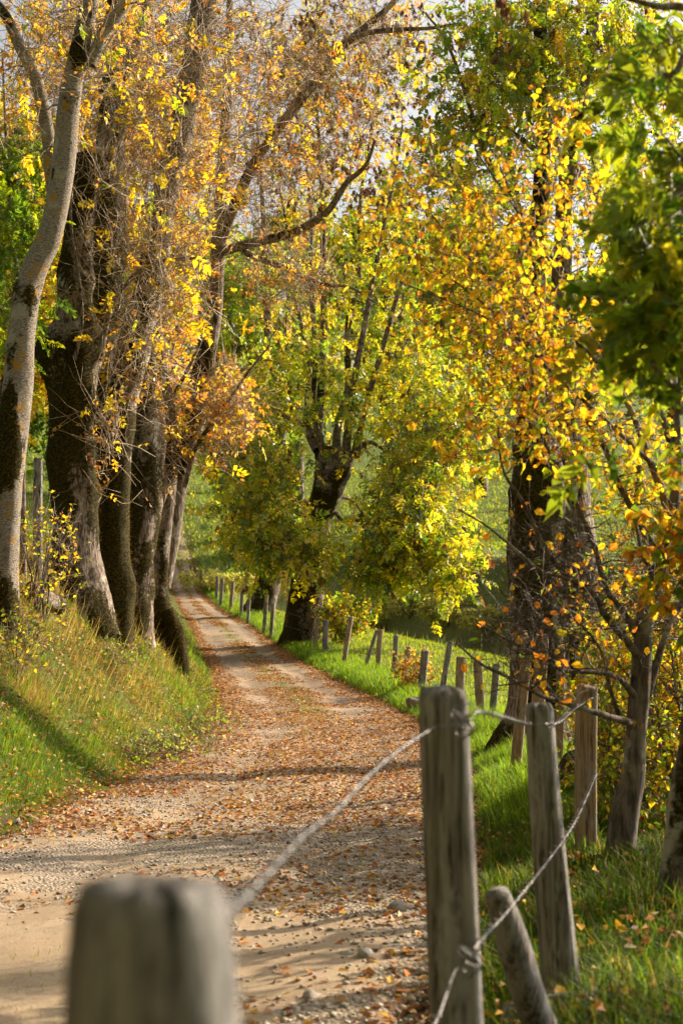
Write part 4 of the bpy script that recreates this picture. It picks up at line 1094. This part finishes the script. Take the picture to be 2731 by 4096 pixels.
# the pasture on the left
g = Geo(); n = 17000
y = r.uniform(22, 90, n); x = pl(y) - r.uniform(3.6, 16, n)
blades(g, x, y, r.uniform(.1, .22, n), .010 + y * .0006, pal(n, [(.16, .25, .02), (.22, .28, .025), (.12, .2, .02)], [3, 2, 2], r), .5, r, True)
g.build("pasture_grass", M['grass'], kind="stuff", smooth=False)
# the verge under the fence
g = Geo()
for (n, y0, y1, w) in ((24000, 12, 32, .009), (15000, 32, 60, .016), (6000, 60, 100, .026)):
    y = r.uniform(y0, y1, n); tr = np.abs(r.normal(.55, .5, n)) - .06; x = pr(y) + tr
    k = fbm(np.stack([x, y, 0 * x], -1) * 1.1, 71, 2)
    blades(g, x, y, r.uniform(.12, .36, n) * np.clip(.8 + k, .4, 1.5) * sstep(-.12, .2, tr), np.full(n, w), pal(n, [(.13, .24, .02), (.20, .30, .025), (.10, .18, .015), (.28, .30, .05)], [4, 3, 2, 1], r), .6, r)
g.build("verge_grass", M['grass'], kind="stuff", smooth=False)
# near grass behind the posts; extra shade is put into its darkened tint
g = Geo(); n = 46000
y = 3.2 + (13 - 3.2) * r.uniform(0, 1, n) ** .8; x = pr(y) + .05 + r.uniform(0, 1, n) ** 1.2 * (.25 + .24 * y)
P = np.stack([x, y, 0 * x], -1)
blades(g, x, y, r.uniform(.06, .26, n) * np.clip(.85 + fbm(P * 1.6, 75, 2), .35, 1.6), .004 + .0004 * y, pal(n, [(.085, .16, .014), (.13, .21, .018), (.055, .10, .01), (.24, .22, .06), (.26, .18, .08)], [4, 3, 4, 1.2, 1], r) * np.clip(.75 + .8 * fbm(P * 2.2, 77, 3), .25, 1.4)[:, None], .9, r)
g.build("near_grass", M['grass'], kind="stuff", smooth=False)
# sunlit meadow beyond the fence
g = Geo(); n = 60000
y = r.uniform(14, 76, n); tr = r.uniform(.9, 13, n); x = pr(y) + tr
k = (y < np.maximum(yedge(x), 22) + 3); x, y = x[k], y[k]; n = len(x)
blades(g, x, y, r.uniform(.06, .17, n), .008 + y * .0005, pal(n, [(.19, .27, .02), (.27, .31, .025), (.15, .21, .02), (.30, .27, .06)], [3, 3, 2, .7], r), .5, r, True)
g.build("meadow_grass", M['grass'], kind="stuff", smooth=False)
# rough grass in the gully and on the shaded slope
g = Geo(); n = 46000
y = r.uniform(30, 105, n); x = r.uniform(-13, 30, n); s = y - np.maximum(yedge(x), 22); tr = x - pr(y)
k = (s > -1.5) & (s < 26) & (tr > .8); x, y, s = x[k], y[k], s[k]; n = len(x)
kk = fbm(np.stack([x, y, 0 * x], -1) * .35, 81, 3)
col = pal(n, [(.20, .27, .08), (.24, .28, .09), (.38, .32, .18), (.30, .26, .15)], [4, 3, 2, 2], r)
blades(g, x, y, r.uniform(.18, .6, n) * np.clip(1 + kk, .3, 1.8) * (1 - .55 * sstep(8, 20, s)), .014 + .0005 * y, col, .5, r, True)
g.build("gully_grass", M['grass'], kind="stuff", smooth=False)
# upper field
g = Geo(); n = 42000
y = 90 + 80 * r.uniform(0, 1, n) ** 1.3; x = r.uniform(-.32, .32, n) * y; s = y - np.maximum(yedge(x), 22); tr = x - pr(y)
k = (s > 18) | (tr < -6); x, y = x[k], y[k]; n = len(x)
blades(g, x, y, r.uniform(.12, .34, n), .08 + y * .0006, pal(n, [(.18, .24, .025), (.25, .28, .03), (.13, .18, .02), (.28, .24, .07)], [3, 2, 2, 1], r), .5, r, True)
g.build("upper_field_grass", M['grass'], kind="stuff", smooth=False)
# tufts and moss in the middle of the track
g = Geo(); n = 16000
y = r.uniform(5, 60, n); u = np.clip(r.normal(.5, .14, n), 0, 1); x = pl(y) + (pr(y) - pl(y)) * u
k = (fbm(np.stack([x, y, 0 * x], -1) * 1.3, 91, 3) > np.where(y > 25, .12, .22)); x, y = x[k], y[k]; n = len(x)
blades(g, x, y, r.uniform(.02, .07, n), .005 + .0002 * y, pal(n, [(.2, .26, .02), (.28, .3, .03), (.12, .17, .02)], [2, 2, 1], r), .8, r, True)
g.build("track_grass", M['grass'], kind="stuff", smooth=False)

# ------------------------------------------------------------------ fallen leaves and stones
LIT = [(.34, .15, .055), (.22, .095, .04), (.44, .25, .10), (.52, .32, .05), (.42, .30, .19), (.13, .06, .03)]


def litter_at(x, y, size, col, r, geo, lift=.004, flat=.75):
    n = len(x); az = r.uniform(0, 2 * np.pi, n)
    P = np.stack([x, y, H(x, y) + lift + r.uniform(0, .012, n)], -1)
    D = np.stack([np.cos(az), np.sin(az), r.normal(.05, .22, n)], -1)
    leaves(geo, P, D, size, SIMPLE * np.array([1, 1.1, 1.6]), col, flat, r)


g = Geo(); r = np.random.default_rng(51)
n = 130000
y = 4 + 106 * r.uniform(0, 1, n) ** 1.35; u = r.uniform(-.05, 1.05, n); x = pl(y) + (pr(y) - pl(y)) * u
P = np.stack([x, y, 0 * x], -1)
dens = .30 + .75 * sstep(9, 19, y) * (1 - .40 * sstep(32, 42, y)) + 1.15 * fbm(P * .9, 95, 4) + .55 * (1 - sstep(.03, .2, np.minimum(u, 1 - u)))
dens = dens - .75 * np.exp(-((u - .74) / .11) ** 2) * sstep(25, 31, y) - .6 * np.exp(-((u - .26) / .12) ** 2) * sstep(29, 35, y) - .25 * sstep(40, 60, y) - .3 * (np.exp(-((u - .74) / .10) ** 2) + np.exp(-((u - .3) / .10) ** 2)) * sstep(11, 15, y)
dens = np.where(y < 12, dens * .62 - .30 * np.exp(-((x + 1.7) / .9) ** 2), dens)
k = r.uniform(0, 1, n) < dens; x, y = x[k], y[k]; n = len(x)
litter_at(x, y, r.uniform(.028, .07, n) * (1 + .006 * y), pal(n, LIT + [(.46, .16, .03)], [4, 3, 3, 3, 2, 2, 2], r, .25), r, g)
g.build("fallen_leaves", M['litter'], kind="stuff", smooth=False)
g = Geo(); n = 15000
y = r.uniform(11, 40, n); x = pl(y) - r.uniform(-.05, 3, n)
litter_at(x, y, r.uniform(.03, .07, n), pal(n, LIT + [GOLD], [4, 3, 3, 3, 2, 1, 2], r, .25), r, g, .07, .4)
g.build("bank_leaf_litter", M['litter'], kind="stuff", smooth=False)

g = Geo(); n = 1600
y = r.uniform(3.4, 13, n); x = pr(y) + r.uniform(0, 1, n) * (.25 + .24 * y)
litter_at(x, y, r.uniform(.03, .065, n), pal(n, LIT + [GOLD], [4, 3, 3, 3, 2, 1, 2], r, .25), r, g, .08, .4)
g.build("grass_leaf_litter", M['litter'], kind="stuff", smooth=False)

# gravel as stuff, then each larger stone by itself
g = Geo(); n = 26000
y = 4 + 24 * r.uniform(0, 1, n) ** 1.5; u = r.uniform(.01, .99, n); x = pl(y) + (pr(y) - pl(y)) * u
P = np.stack([x, y, 0 * x], -1)
dn = .62 + .8 * fbm(P * .6, 41, 3) - .9 * np.exp(-((x + 1.7) / .8) ** 2) * (y < 12) + .3 * (x > .0) + .25 * (u < .12)
k = r.uniform(0, 1, n) < dn; x, y = x[k], y[k]
tmpl = Geo(); ball(tmpl, (0, 0, 0), 1.0, (1, 1, 1), 5, 3, 1, 4, 1.1)
tv = tmpl.v[0]; tq, tt = tmpl.q[0] if tmpl.q else np.zeros((0, 4), int), tmpl.t[0]
m = len(x); sz = r.uniform(.005, .013, m) * r.uniform(.6, 1.7, m)
sc = np.stack([sz * r.uniform(.8, 1.5, m), sz * r.uniform(.7, 1.2, m), sz * r.uniform(.4, .75, m)], -1)
az = r.uniform(0, 6.28, m); ca, sa = np.cos(az), np.sin(az)
V = tv[None] * sc[:, None]
V = np.stack([V[..., 0] * ca[:, None] - V[..., 1] * sa[:, None], V[..., 0] * sa[:, None] + V[..., 1] * ca[:, None], V[..., 2]], -1) + np.stack([x, y, H(x, y) + sz * .1 + .006], -1)[:, None]
off = (np.arange(m) * len(tv))[:, None, None]
g.add(V, (tq[None] + off).reshape(-1, 4) if len(tq) else None, (tt[None] + off).reshape(-1, 3), np.repeat(pal(m, [(.50, .44, .37), (.58, .52, .44), (.36, .30, .24), (.46, .36, .26)], [3, 2, 2, 2], r), len(tv), 0))
g.build("gravel", M['stone'], kind="stuff", smooth=False)

STONES = [(700, 3330, .10), (130, 3280, .16), (60, 3300, .11), (1380, 3455, .12), (1600, 3645, .15), (1450, 3830, .12), (1380, 3815, .09), (930, 3160, .08), (1000, 3210, .09), (880, 3150, .06),
          (1620, 3480, .07), (1300, 3340, .07), (640, 3310, .08), (1500, 3080, .07), (780, 3360, .08), (300, 3310, .07), (450, 3290, .06), (1150, 3260, .06), (1660, 3560, .07), (1250, 3990, .09),
          (1680, 3900, .08), (1000, 3760, .05), (1180, 3690, .05), (1560, 3560, .06), (1480, 3720, .06), (200, 3390, .06), (1640, 3380, .06), (1210, 3080, .05), (560, 3230, .06), (1100, 3130, .05),
          (1330, 3600, .05), (1540, 3300, .06), (1700, 3760, .07), (820, 3280, .05), (380, 3240, .06), (250, 3200, .07), (1420, 2925, .06), (1660, 2870, .09), (1560, 2850, .07)]
smesh = []
for k in range(5):
    gg = Geo(); ball(gg, (0, 0, 0), 1.0, (.42, .37, .31) if k % 2 else (.33, .29, .25), 7, 5, 1, 60 + k, 1.1); smesh.append(gg.mesh("stone", M['stone'], False))


def ground_hit(xp, yp):
    """Where the ray of a pixel meets the terrain."""
    Ys = np.linspace(2, 140, 8000); P = px(xp, yp, Ys); d = P[:, 2] - Hs(P[:, 0], Ys)
    i = int(np.argmax(d < 0)); return P[i, 0], Ys[i]


for k, (a, b, s) in enumerate(STONES):
    x, y = ground_hit(a, b)
    o = bpy.data.objects.new("stone", smesh[k % 5]); COL.objects.link(o)
    s *= .8; o.location = (x, y, float(H(x, y)) + s * .03); o.scale = (s * .6, s * .48, s * (.30 + .1 * (k % 3))); o.rotation_euler = (.1 * (k % 3), .1, k * 1.7)
    tag(o, "loose pale limestone lying on the gravel track among fallen leaves", "stone", "loose stones on the track")

# a few big yellow leaves lying singly on the track
lm = []
for k in range(3):
    gg = Geo(); rr = np.random.default_rng(900 + k)
    lobes = np.concatenate([leaflet((0, 0, .02), a, L, .2, .2, -.15) for a, L in ((0, .7), (.95, .6), (-.95, .6), (1.9, .42), (-1.9, .42))])
    idx = np.arange(20).reshape(-1, 4)
    gg.add(lobes, None, np.concatenate([idx[:, [0, 3, 2]], idx[:, [0, 2, 1]]]), [(.50, .34, .04), (.50, .22, .04), (.36, .15, .05)][k]); lm.append(gg.mesh("maple_leaf", M['litter'], False))
for k, (a, b) in enumerate([(1440, 3480), (1650, 3560), (1660, 3830), (1620, 3820), (1320, 3240), (1500, 3510), (1180, 3560), (1250, 3430), (960, 3230), (500, 3220), (1640, 3230), (1560, 3700), (1440, 3940), (1620, 3990), (1350, 3570), (1130, 3880), (430, 3120), (800, 3120), (1690, 3440), (1590, 3370)]):
    x, y = ground_hit(a, b); o = bpy.data.objects.new("maple_leaf", lm[(k * 7 + k // 3) % 3]); COL.objects.link(o)
    o.location = (x, y, float(H(x, y)) + .018); s = .075 + .02 * (k % 3); o.scale = (s, s, s * 1.2); o.rotation_euler = (.2 * math.sin(k), .2 * math.cos(k * 2), k * 2.1)
    tag(o, "single large fallen leaf curled on the gravel track", "leaf", "large leaves lying on the track")


# ------------------------------------------------------------------ fence
def post(xt, yt, xb, w, Y, label, mat='wood', d=None, shape=3.0, seed=0, group="posts of the fence along the track", top=.5, taper=1.0, sides=20, Yt=None, ring=14, name="fence_post", groove_k=1.0, dome=0.0):
    """A post from the ground to the photo point (xt, yt); w and d its width and depth in metres."""
    d = w * .85 if d is None else d
    tp = px(xt, yt, Y if Yt is None else Yt); bx_ = float(px(xb, 2700, Y)[0]); gz = float(H(bx_, Y))
    b = np.array([bx_, Y, gz - .12]); r = np.random.default_rng(seed)
    th = np.arange(sides) * 2 * np.pi / sides + .1
    cx = np.sign(np.cos(th)) * np.abs(np.cos(th)) ** (2 / shape); cy_ = np.sign(np.sin(th)) * np.abs(np.sin(th)) ** (2 / shape)
    yaw = r.uniform(-.25, .25); ca, sa = math.cos(yaw), math.sin(yaw)
    V = []
    us = np.concatenate([np.linspace(0, .9, ring), [.925, .95, .97, .985, 1.0]])
    for u in us:
        c = b + (tp - b) * u + np.array([.25 * w * math.sin(u * 2.2 + seed), 0, 0]) * .4
        k = (1 + (taper - 1) * u) * (1 if u < .99 else .9) * (1 - dome * max(0, (u - .90) / .10) ** 2)
        off = np.stack([cx * w * .5 * k, cy_ * d * .5 * k], -1)
        nn = 1 + .07 * fbm(np.stack([np.cos(th) * 1.6 + seed, np.sin(th) * 1.6, np.full(sides, u * 2.0)], -1), seed, 3) + .03 * groove_k * r.normal(0, 1, sides) * (u > .96)
        groove = 1 - .05 * groove_k * np.clip(fbm(np.stack([th * 7.0, 0 * th + u * .6, 0 * th + seed], -1), seed + 9, 2) - .1, 0, 1) * 3
        off = off * (nn * groove)[:, None]
        z = np.zeros(sides)
        if u > .96: z = .018 * top * fbm(np.stack([np.cos(th) * 2 + seed, np.sin(th) * 2, th * 0], -1), seed + 3, 2) * 3
        V.append(np.stack([c[0] + off[:, 0] * ca - off[:, 1] * sa, c[1] + off[:, 0] * sa + off[:, 1] * ca, c[2] + z], -1))
    Vn = len(us)
    V = np.concatenate(V); ctr = V[-sides:].mean(0) + [0, 0, .008]
    inner = V[-sides:] * .45 + ctr * .55 + np.stack([0 * th, 0 * th, .006 * groove_k * r.normal(0, 1, sides)], -1)
    V = np.concatenate([V, inner, [ctr]])
    idx = np.arange((Vn + 1) * sides).reshape(Vn + 1, sides); nx = np.roll(idx, -1, 1)
    q = np.stack([idx[:-1], nx[:-1], nx[1:], idx[1:]], -1).reshape(-1, 4)
    tri = np.stack([idx[-1], nx[-1], np.full(sides, len(V) - 1)], -1)
    gg = Geo(); gg.add(V, q, tri)
    o = gg.build(name, M[mat], origin=np.array([bx_, Y, gz]))
    return tag(o, label, "post", group)


post(612, 3545, 600, .143, 1.16, "stout weathered post with rounded split top, holding the wire's loose end", seed=1, shape=2.5, sides=44, ring=30, top=.10, taper=.96, groove_k=.3, dome=.12)
post(1790, 2760, 1822, .138, 3.75, "square grey post with two wires wound round it, beside the leaning stake", seed=2, shape=5, sides=36, ring=26, taper=.93, d=.115, top=.3)
post(2168, 2826, 2235, .158, 5.7, "round tapered grey post with a knot hole, past the leaning stake", seed=3, shape=2.6, sides=32, ring=24, taper=.70, top=.5)
post(2345, 2745, 2335, .125, 9.3, "square post of pinkish brown wood beside the yellow hedge", seed=4, shape=6, sides=24, taper=.98, top=.3, mat='wood_warm')
post(2108, 2548, 2050, .13, 16.4, "leaning split plank post in front of the twin trunk's mossy half", 'wood_warm', seed=5, shape=4, d=.07, sides=16)
post(2160, 2552, 2122, .15, 16.2, "thick cracked double post in front of the twin trunk", 'wood_warm', seed=6, shape=4, sides=16, top=1.5)
post(2240, 2592, 2222, .09, 15.8, "thin sunlit orange stake in front of the twin trunk", 'wood_warm', seed=7, shape=4, sides=14)
FAR = [(1985, 2658, 1955, .10, 25, 'wood'), (1912, 2642, 1918, .13, 27.5, 'wood_warm'), (1845, 2628, 1835, .15, 29.5, 'wood_warm'), (1800, 2566, 1760, .10, 31.5, 'wood'), (1697, 2602, 1685, .15, 34, 'wood'), (1630, 2588, 1615, .12, 36.5, 'wood_warm'),
       (1583, 2542, 1570, .11, 39, 'wood'), (1522, 2520, 1505, .12, 41, 'wood_warm'), (1508, 2522, 1452, .09, 41.6, 'wood'), (1405, 2466, 1375, .12, 44.5, 'wood_warm'), (1300, 2480, 1302, .15, 47.5, 'wood'), (1268, 2472, 1255, .10, 49, 'wood_warm'),
       (1092, 2412, 1080, .13, 57, 'wood'), (1068, 2380, 1052, .13, 60, 'wood'), (1000, 2366, 988, .12, 66, 'wood'), (972, 2344, 962, .13, 70, 'wood'), (932, 2324, 920, .15, 75, 'wood_warm'), (888, 2312, 880, .15, 80, 'wood'), (868, 2305, 862, .15, 84, 'wood'), (805, 2275, 800, .16, 92, 'wood_warm'), (765, 2262, 760, .16, 98, 'wood')]
LAB = ["slim grey post with a tapered top beside the twin trunk", "pinkish split post standing next to the slim grey one", "broad flat-topped post, half hidden by the square grey post", "long thin post leaning sharply towards the hedge", "thick grey post beside the small brown bush", "rough pinkish post just past the small brown bush",
       "narrow upright post between two wider ones on the verge", "tall pale post crossed at the foot by a leaning stake", "dark stake leaning hard against the tall pale post", "tall tilted post standing alone before the round bush", "thick squared grey post in front of the round bush", "slender warm toned post at the great pollard's foot",
       "grey post in front of the second pollard's trunk", "grey post tight against the second pollard's flared foot", "post just uphill of the second pollard", "second post uphill of the second pollard", "stout warm post half way up the far verge", "post high on the far verge above the stout one", "next to last grey post pair on the far verge", "far post where the track bends out of sight", "last visible post beyond the bend"]
for k, (a, b, c, w, Y, m) in enumerate(FAR):
    post(a, b, c, w * 1.28, Y, LAB[k], m, seed=20 + k, shape=3.5, sides=12, ring=6)
post(1178, 2370, 1150, .20, 54, "wide pale plank wedged between the two pollard trunks", 'wood_warm', seed=60, shape=5, d=.06, sides=12, ring=6)
# pasture posts on the left
post(152, 1835, 150, .15, 24, "pale grey pasture post seen between the leaning ash and mossy pollard", seed=61, shape=4, sides=14, group="pasture fence posts")
post(915, 2235, 918, .16, 104, "grey post low in the field behind the second pollard", seed=62, shape=4, sides=10, ring=5, group="pasture fence posts")
post(1060, 2030, 1062, .2, 108, "post of the upper field behind the pollards", seed=63, shape=4, sides=10, ring=5, group="pasture fence posts")


def stake(pts, rad, label, name, cat, seed, mat='wood', moss=.2):
    gg = Geo(); trunk(gg, np.array(pts), np.array(rad), 18, seed, 0, .10, moss, .03)
    b = np.array(pts[0]); o = gg.build(name, M[mat], origin=b); return tag(o, label, cat)


a = px(1985, 3575, 4.55); b2 = px(2120, 4000, 4.75); b3 = gpx(2230, 4.95)
stake([np.array(b3) - [0, 0, .12], b2, px(2045, 3760, 4.62), a], [.058, .055, .052, .040], "dark rounded stake leaning between the two big grey posts", "leaning_stake", "stake", 70)
p0 = np.array(gpx(2010, 5.5)) + [0, 0, .05]; p1 = np.array(gpx(2320, 5.35)) + [0, 0, .045]; p2 = np.array(gpx(2560, 5.2)) + [0, 0, .04]
stake([p0, p1, p2], [.045, .05, .045], "weathered pole lying in the grass under the round post", "fallen_pole", "log", 71)
p0 = np.array(gpx(2290, 15.2)) + [0, 0, .10]; p1 = np.array(gpx(2330, 13)) + [0, 0, .35]
stake([p0, (p0 + p1) / 2 + [0, 0, .05], p1], [.16, .18, .14], "dark mossy log lying in the grass behind the round tapered post", "mossy_log", "log", 72, 'bark_old', .5)
p0 = np.array(gpx(110, 22.4)) + [0, 0, .10]; p1 = np.array(gpx(235, 23.2)) + [0, 0, .12]
stake([p0, (p0 + p1) / 2, p1], [.17, .15, .12], "rotten mossy log by the mossy pollard's foot on the bank", "rotten_log", "log", 73, 'bark_old', .45)
# dark second trunk at the lower right corner
t = Tree("hawthorn_tree", gpx(2690, 7.4), "dark furrowed hawthorn trunk at the end of the hedge with rough bark", 'bark_dark')
t.pstem([(2660, 3760, 190), (2690, 3600, 140), (2710, 3400, 120), (2740, 3150, 110), (2790, 2800, 95), (2830, 2400, 80)], 7.4, sides=22, flare=.25, rough=.12, moss=.3, step=.035, seed=201)
hv = np.random.default_rng(7).normal(size=(150, 3)); hv = norm(hv) * np.random.default_rng(8).uniform(.3, 1, (150, 1)) ** .5
T = t.grow(np.concatenate([vols([(2830, 2200, 160, 350, 7.6, .5, 40)], 205), np.array([4.1, 8.4, 2.3]) + hv * [1.4, 2.1, 1.6]]), .012, .003, .3, seed=202, col=(.1, .08, .06))
P, D, C = t.twigs(T, 4, (.12, .34), .003, .05, ((.15, .1, .06),), 203, spread=.15)
t.hang(P, 8500, (.045, .08), ROUND, [GOLD, (.3, .14, .02), LIME, GREEN], [3, 2, 2, 2], .5, .2, 204)
t.finish('leaf')

t = Tree("field_maple", gp(4.0, 14.9), "field maple trunk standing in the hedge past the pinkish post", 'bark_dark')
b = t.base
t.stem(np.array([b - [0, 0, .2], b + [.05, 0, 1.5], b + [.1, .1, 3.2], b + [.3, .1, 5.0], b + [.4, .2, 7.5]]), np.array([.17, .15, .13, .10, .04]), sides=14, rough=.1, moss=.3, seed=211, step=.12, flare=.3)
hv = norm(np.random.default_rng(17).normal(size=(70, 3))) * np.random.default_rng(18).uniform(.3, 1, (70, 1)) ** .5
T = t.grow(b + [.7, .2, 6.0] + hv * [1.5, 1.8, 1.9], .03, .006, .3, seed=212, col=(.14, .1, .07), K=5)
P, D, C = t.twigs(T, 4, (.25, .7), .005, .05, ((.18, .12, .07),), 213)
t.hang(P, 2200, (.08, .13), ROUND, [YEL, LIME, GOLD, GREEN], [3, 3, 2, 1], .5, .3, 214)
t.finish('leaf')

# mossy stone at the foot of the verge
gg = Geo(); ball(gg, (0, 0, 0), (.24, .18, .19), (.24, .21, .17), 18, 12, 1, 80, .7)
x, y = ground_hit(1672, 2835)
o = gg.build("boulder", M['stone'], origin=None, smooth=False); o.location = (x, y, float(H(x, y)) + .04); o.rotation_euler = (.2, .1, .4)
tag(o, "rough dark boulder in the grass at the track's edge by the posts", "boulder")


# ------------------------------------------------------------------ barbed wire
def wire(pts, label, rad=.0013, twist=True, barbs=.13, sag=.03, group="barbed wire strands"):
    P = [np.asarray(p, float) for p in pts]
    L = sum(np.linalg.norm(b - a) for a, b in zip(P, P[1:]))
    n = int(min(1400, max(20, L / (.008 if twist else .3))))
    C = catmull(np.array(P), n)
    o = thing("barbed_wire", P[0], label, "wire", group)
    T, A, B = [v[0] for v in frames(C[None])]
    gg = Geo(); s = np.concatenate([[0], np.cumsum(np.linalg.norm(np.diff(C, axis=0), axis=1))])
    if twist:
        for ph in (0, math.pi):
            a = s / .035 * 2 * math.pi / 1.6 + ph
            tubes(gg, (C + .0019 * (A * np.cos(a)[:, None] + B * np.sin(a)[:, None]))[None], np.full((1, n), rad), 5)
    else:
        tubes(gg, C[None], np.full((1, n), rad), 4)
    gg.build("strand", M['wire'], o)
    if barbs:
        for q in np.arange(.06, L, barbs):
            i = min(n - 1, int(np.searchsorted(s, q))); bo = bpy.data.objects.new("barb", BARB); COL.objects.link(bo)
            bo.parent = o; bo.location = C[i] - P[0]; bo.rotation_mode = 'QUATERNION'
            bo.rotation_quaternion = Vector(T[i]).to_track_quat('Z', 'Y')
    return o


gg = Geo(); th = np.linspace(0, 4 * np.pi, 17)
coil = np.stack([np.cos(th) * .0062, np.sin(th) * .0062, np.linspace(-.009, .009, 17)], -1)
tubes(gg, coil[None], np.full((1, 17), .0015), 4)
spk = np.array([[[.006, .002, -.009], [.012, .006, -.011], [.019, .010, -.013]], [[-.006, -.002, .009], [-.012, .006, .010], [-.018, .011, .012]], [[0, -.006, 0], [.003, -.012, .002], [.006, -.019, .004]]])
tubes(gg, spk, np.tile([.0015, .0013, .0004], (3, 1)), 4)
BARB = gg.mesh("barb", M['wire'])

wire([px(880, 3700, 1.16), px(1010, 3560, 1.6), px(1215, 3345, 2.2), px(1350, 3240, 2.6), px(1480, 3100, 3.0), px(1600, 3000, 3.4), px(1705, 2930, 3.62), px(1760, 2905, 3.66), px(1850, 2905, 3.66)], "barbed wire climbing from the rounded split post to the square grey post")
wire([px(1845, 2870, 3.66), px(1920, 2850, 3.72), px(2010, 2870, 4.4), px(2080, 2890, 5.2), px(2120, 2897, 5.60), px(2180, 2898, 5.60), px(2235, 2890, 5.65), px(2300, 2835, 7.2), px(2372, 2790, 9.2)], "sagging barbed wire from the square grey post to the pinkish post")
wire([px(1690, 4200, 3.3), px(1760, 4050, 3.5), px(1820, 3880, 3.66), px(1880, 3820, 3.66), px(1925, 3760, 3.75), px(2060, 3610, 4.5), px(2270, 3335, 5.72), px(2340, 3200, 7.4), px(2385, 3095, 9.25)], "lower barbed wire rising past the leaning stake to the pinkish post")
wire([px(2160, 3960, 5.55), px(2260, 3980, 5.5), px(2345, 3962, 5.4), px(2430, 4000, 5.3), px(2520, 4050, 5.2), px(2500, 4090, 5.1)], "broken loop of rusty wire dangling at the round post's foot", barbs=.2)
wire([px(2240, 4090, 5.3), px(2245, 4020, 5.35), px(2270, 3985, 5.4), px(2340, 3975, 5.45)], "short wire end curling upward above the fallen pole", barbs=0)
gs = Geo(); u = np.linspace(0, np.pi, 9)
tubes(gs, np.concatenate([[[-.008, .03, 0]], np.stack([-.008 * np.cos(u), -.006 * np.sin(u), 0 * u], -1), [[.008, .03, 0]]])[None], np.full((1, 11), .0017), 5)
STAPLE = gs.mesh("staple", M['wire'])
for host, (a, b, Y) in (("fence_post.001", (1770, 2905, 3.68)), ("fence_post.002", (2180, 2898, 5.61)), ("fence_post.002", (2262, 3340, 5.64)), ("fence_post.003", (2372, 2792, 9.22)), ("fence_post.003", (2384, 3097, 9.24))):
    h = bpy.data.objects[host]; o = bpy.data.objects.new("staple", STAPLE); COL.objects.link(o); o.parent = h; o.location = Vector(px(a, b, Y)) - h.location; o.rotation_euler = (0, .5, 0)
# wound knots on the square post
for (xk, yk, lab) in ((1835, 2890, "tangled wire knot high on the square grey post"), (1865, 3835, "tangled wire knot low on the square grey post")):
    c = px(xk, yk, 3.655); gg = Geo(); rr = np.random.default_rng(int(xk)); u = np.linspace(0, 1, 90)
    C = c + np.stack([.035 * np.sin(u * 31) * (.5 + .5 * u) + .01, .008 * np.cos(u * 47) - .006, .055 * (u - .5) + .03 * np.cos(u * 23)], -1)
    tubes(gg, C[None], np.full((1, 90), .0021), 5); o = gg.build("wire_knot", M['wire'], origin=c); tag(o, lab, "wire", "wire knots")


def far_wire(frac, label):
    pts = []
    for (a, b, c, w, Y, m) in [(2345, 2745, 2335, .1, 9.3, 0), (2160, 2552, 2122, .1, 16.2, 0)] + FAR[:8] + FAR[9:]:
        tp = px(a, b, Y); bx_ = float(px(c, 2700, Y)[0]); bt = np.array([bx_, Y, float(H(bx_, Y))]); pts.append(bt + (tp - bt) * frac + [-w * .55, -w * .3, 0])
    return wire(pts, label, .0032, False, 0)


far_wire(.90, "upper wire strung along the posts of the curving fence")
far_wire(.52, "middle wire strung along the posts of the curving fence")
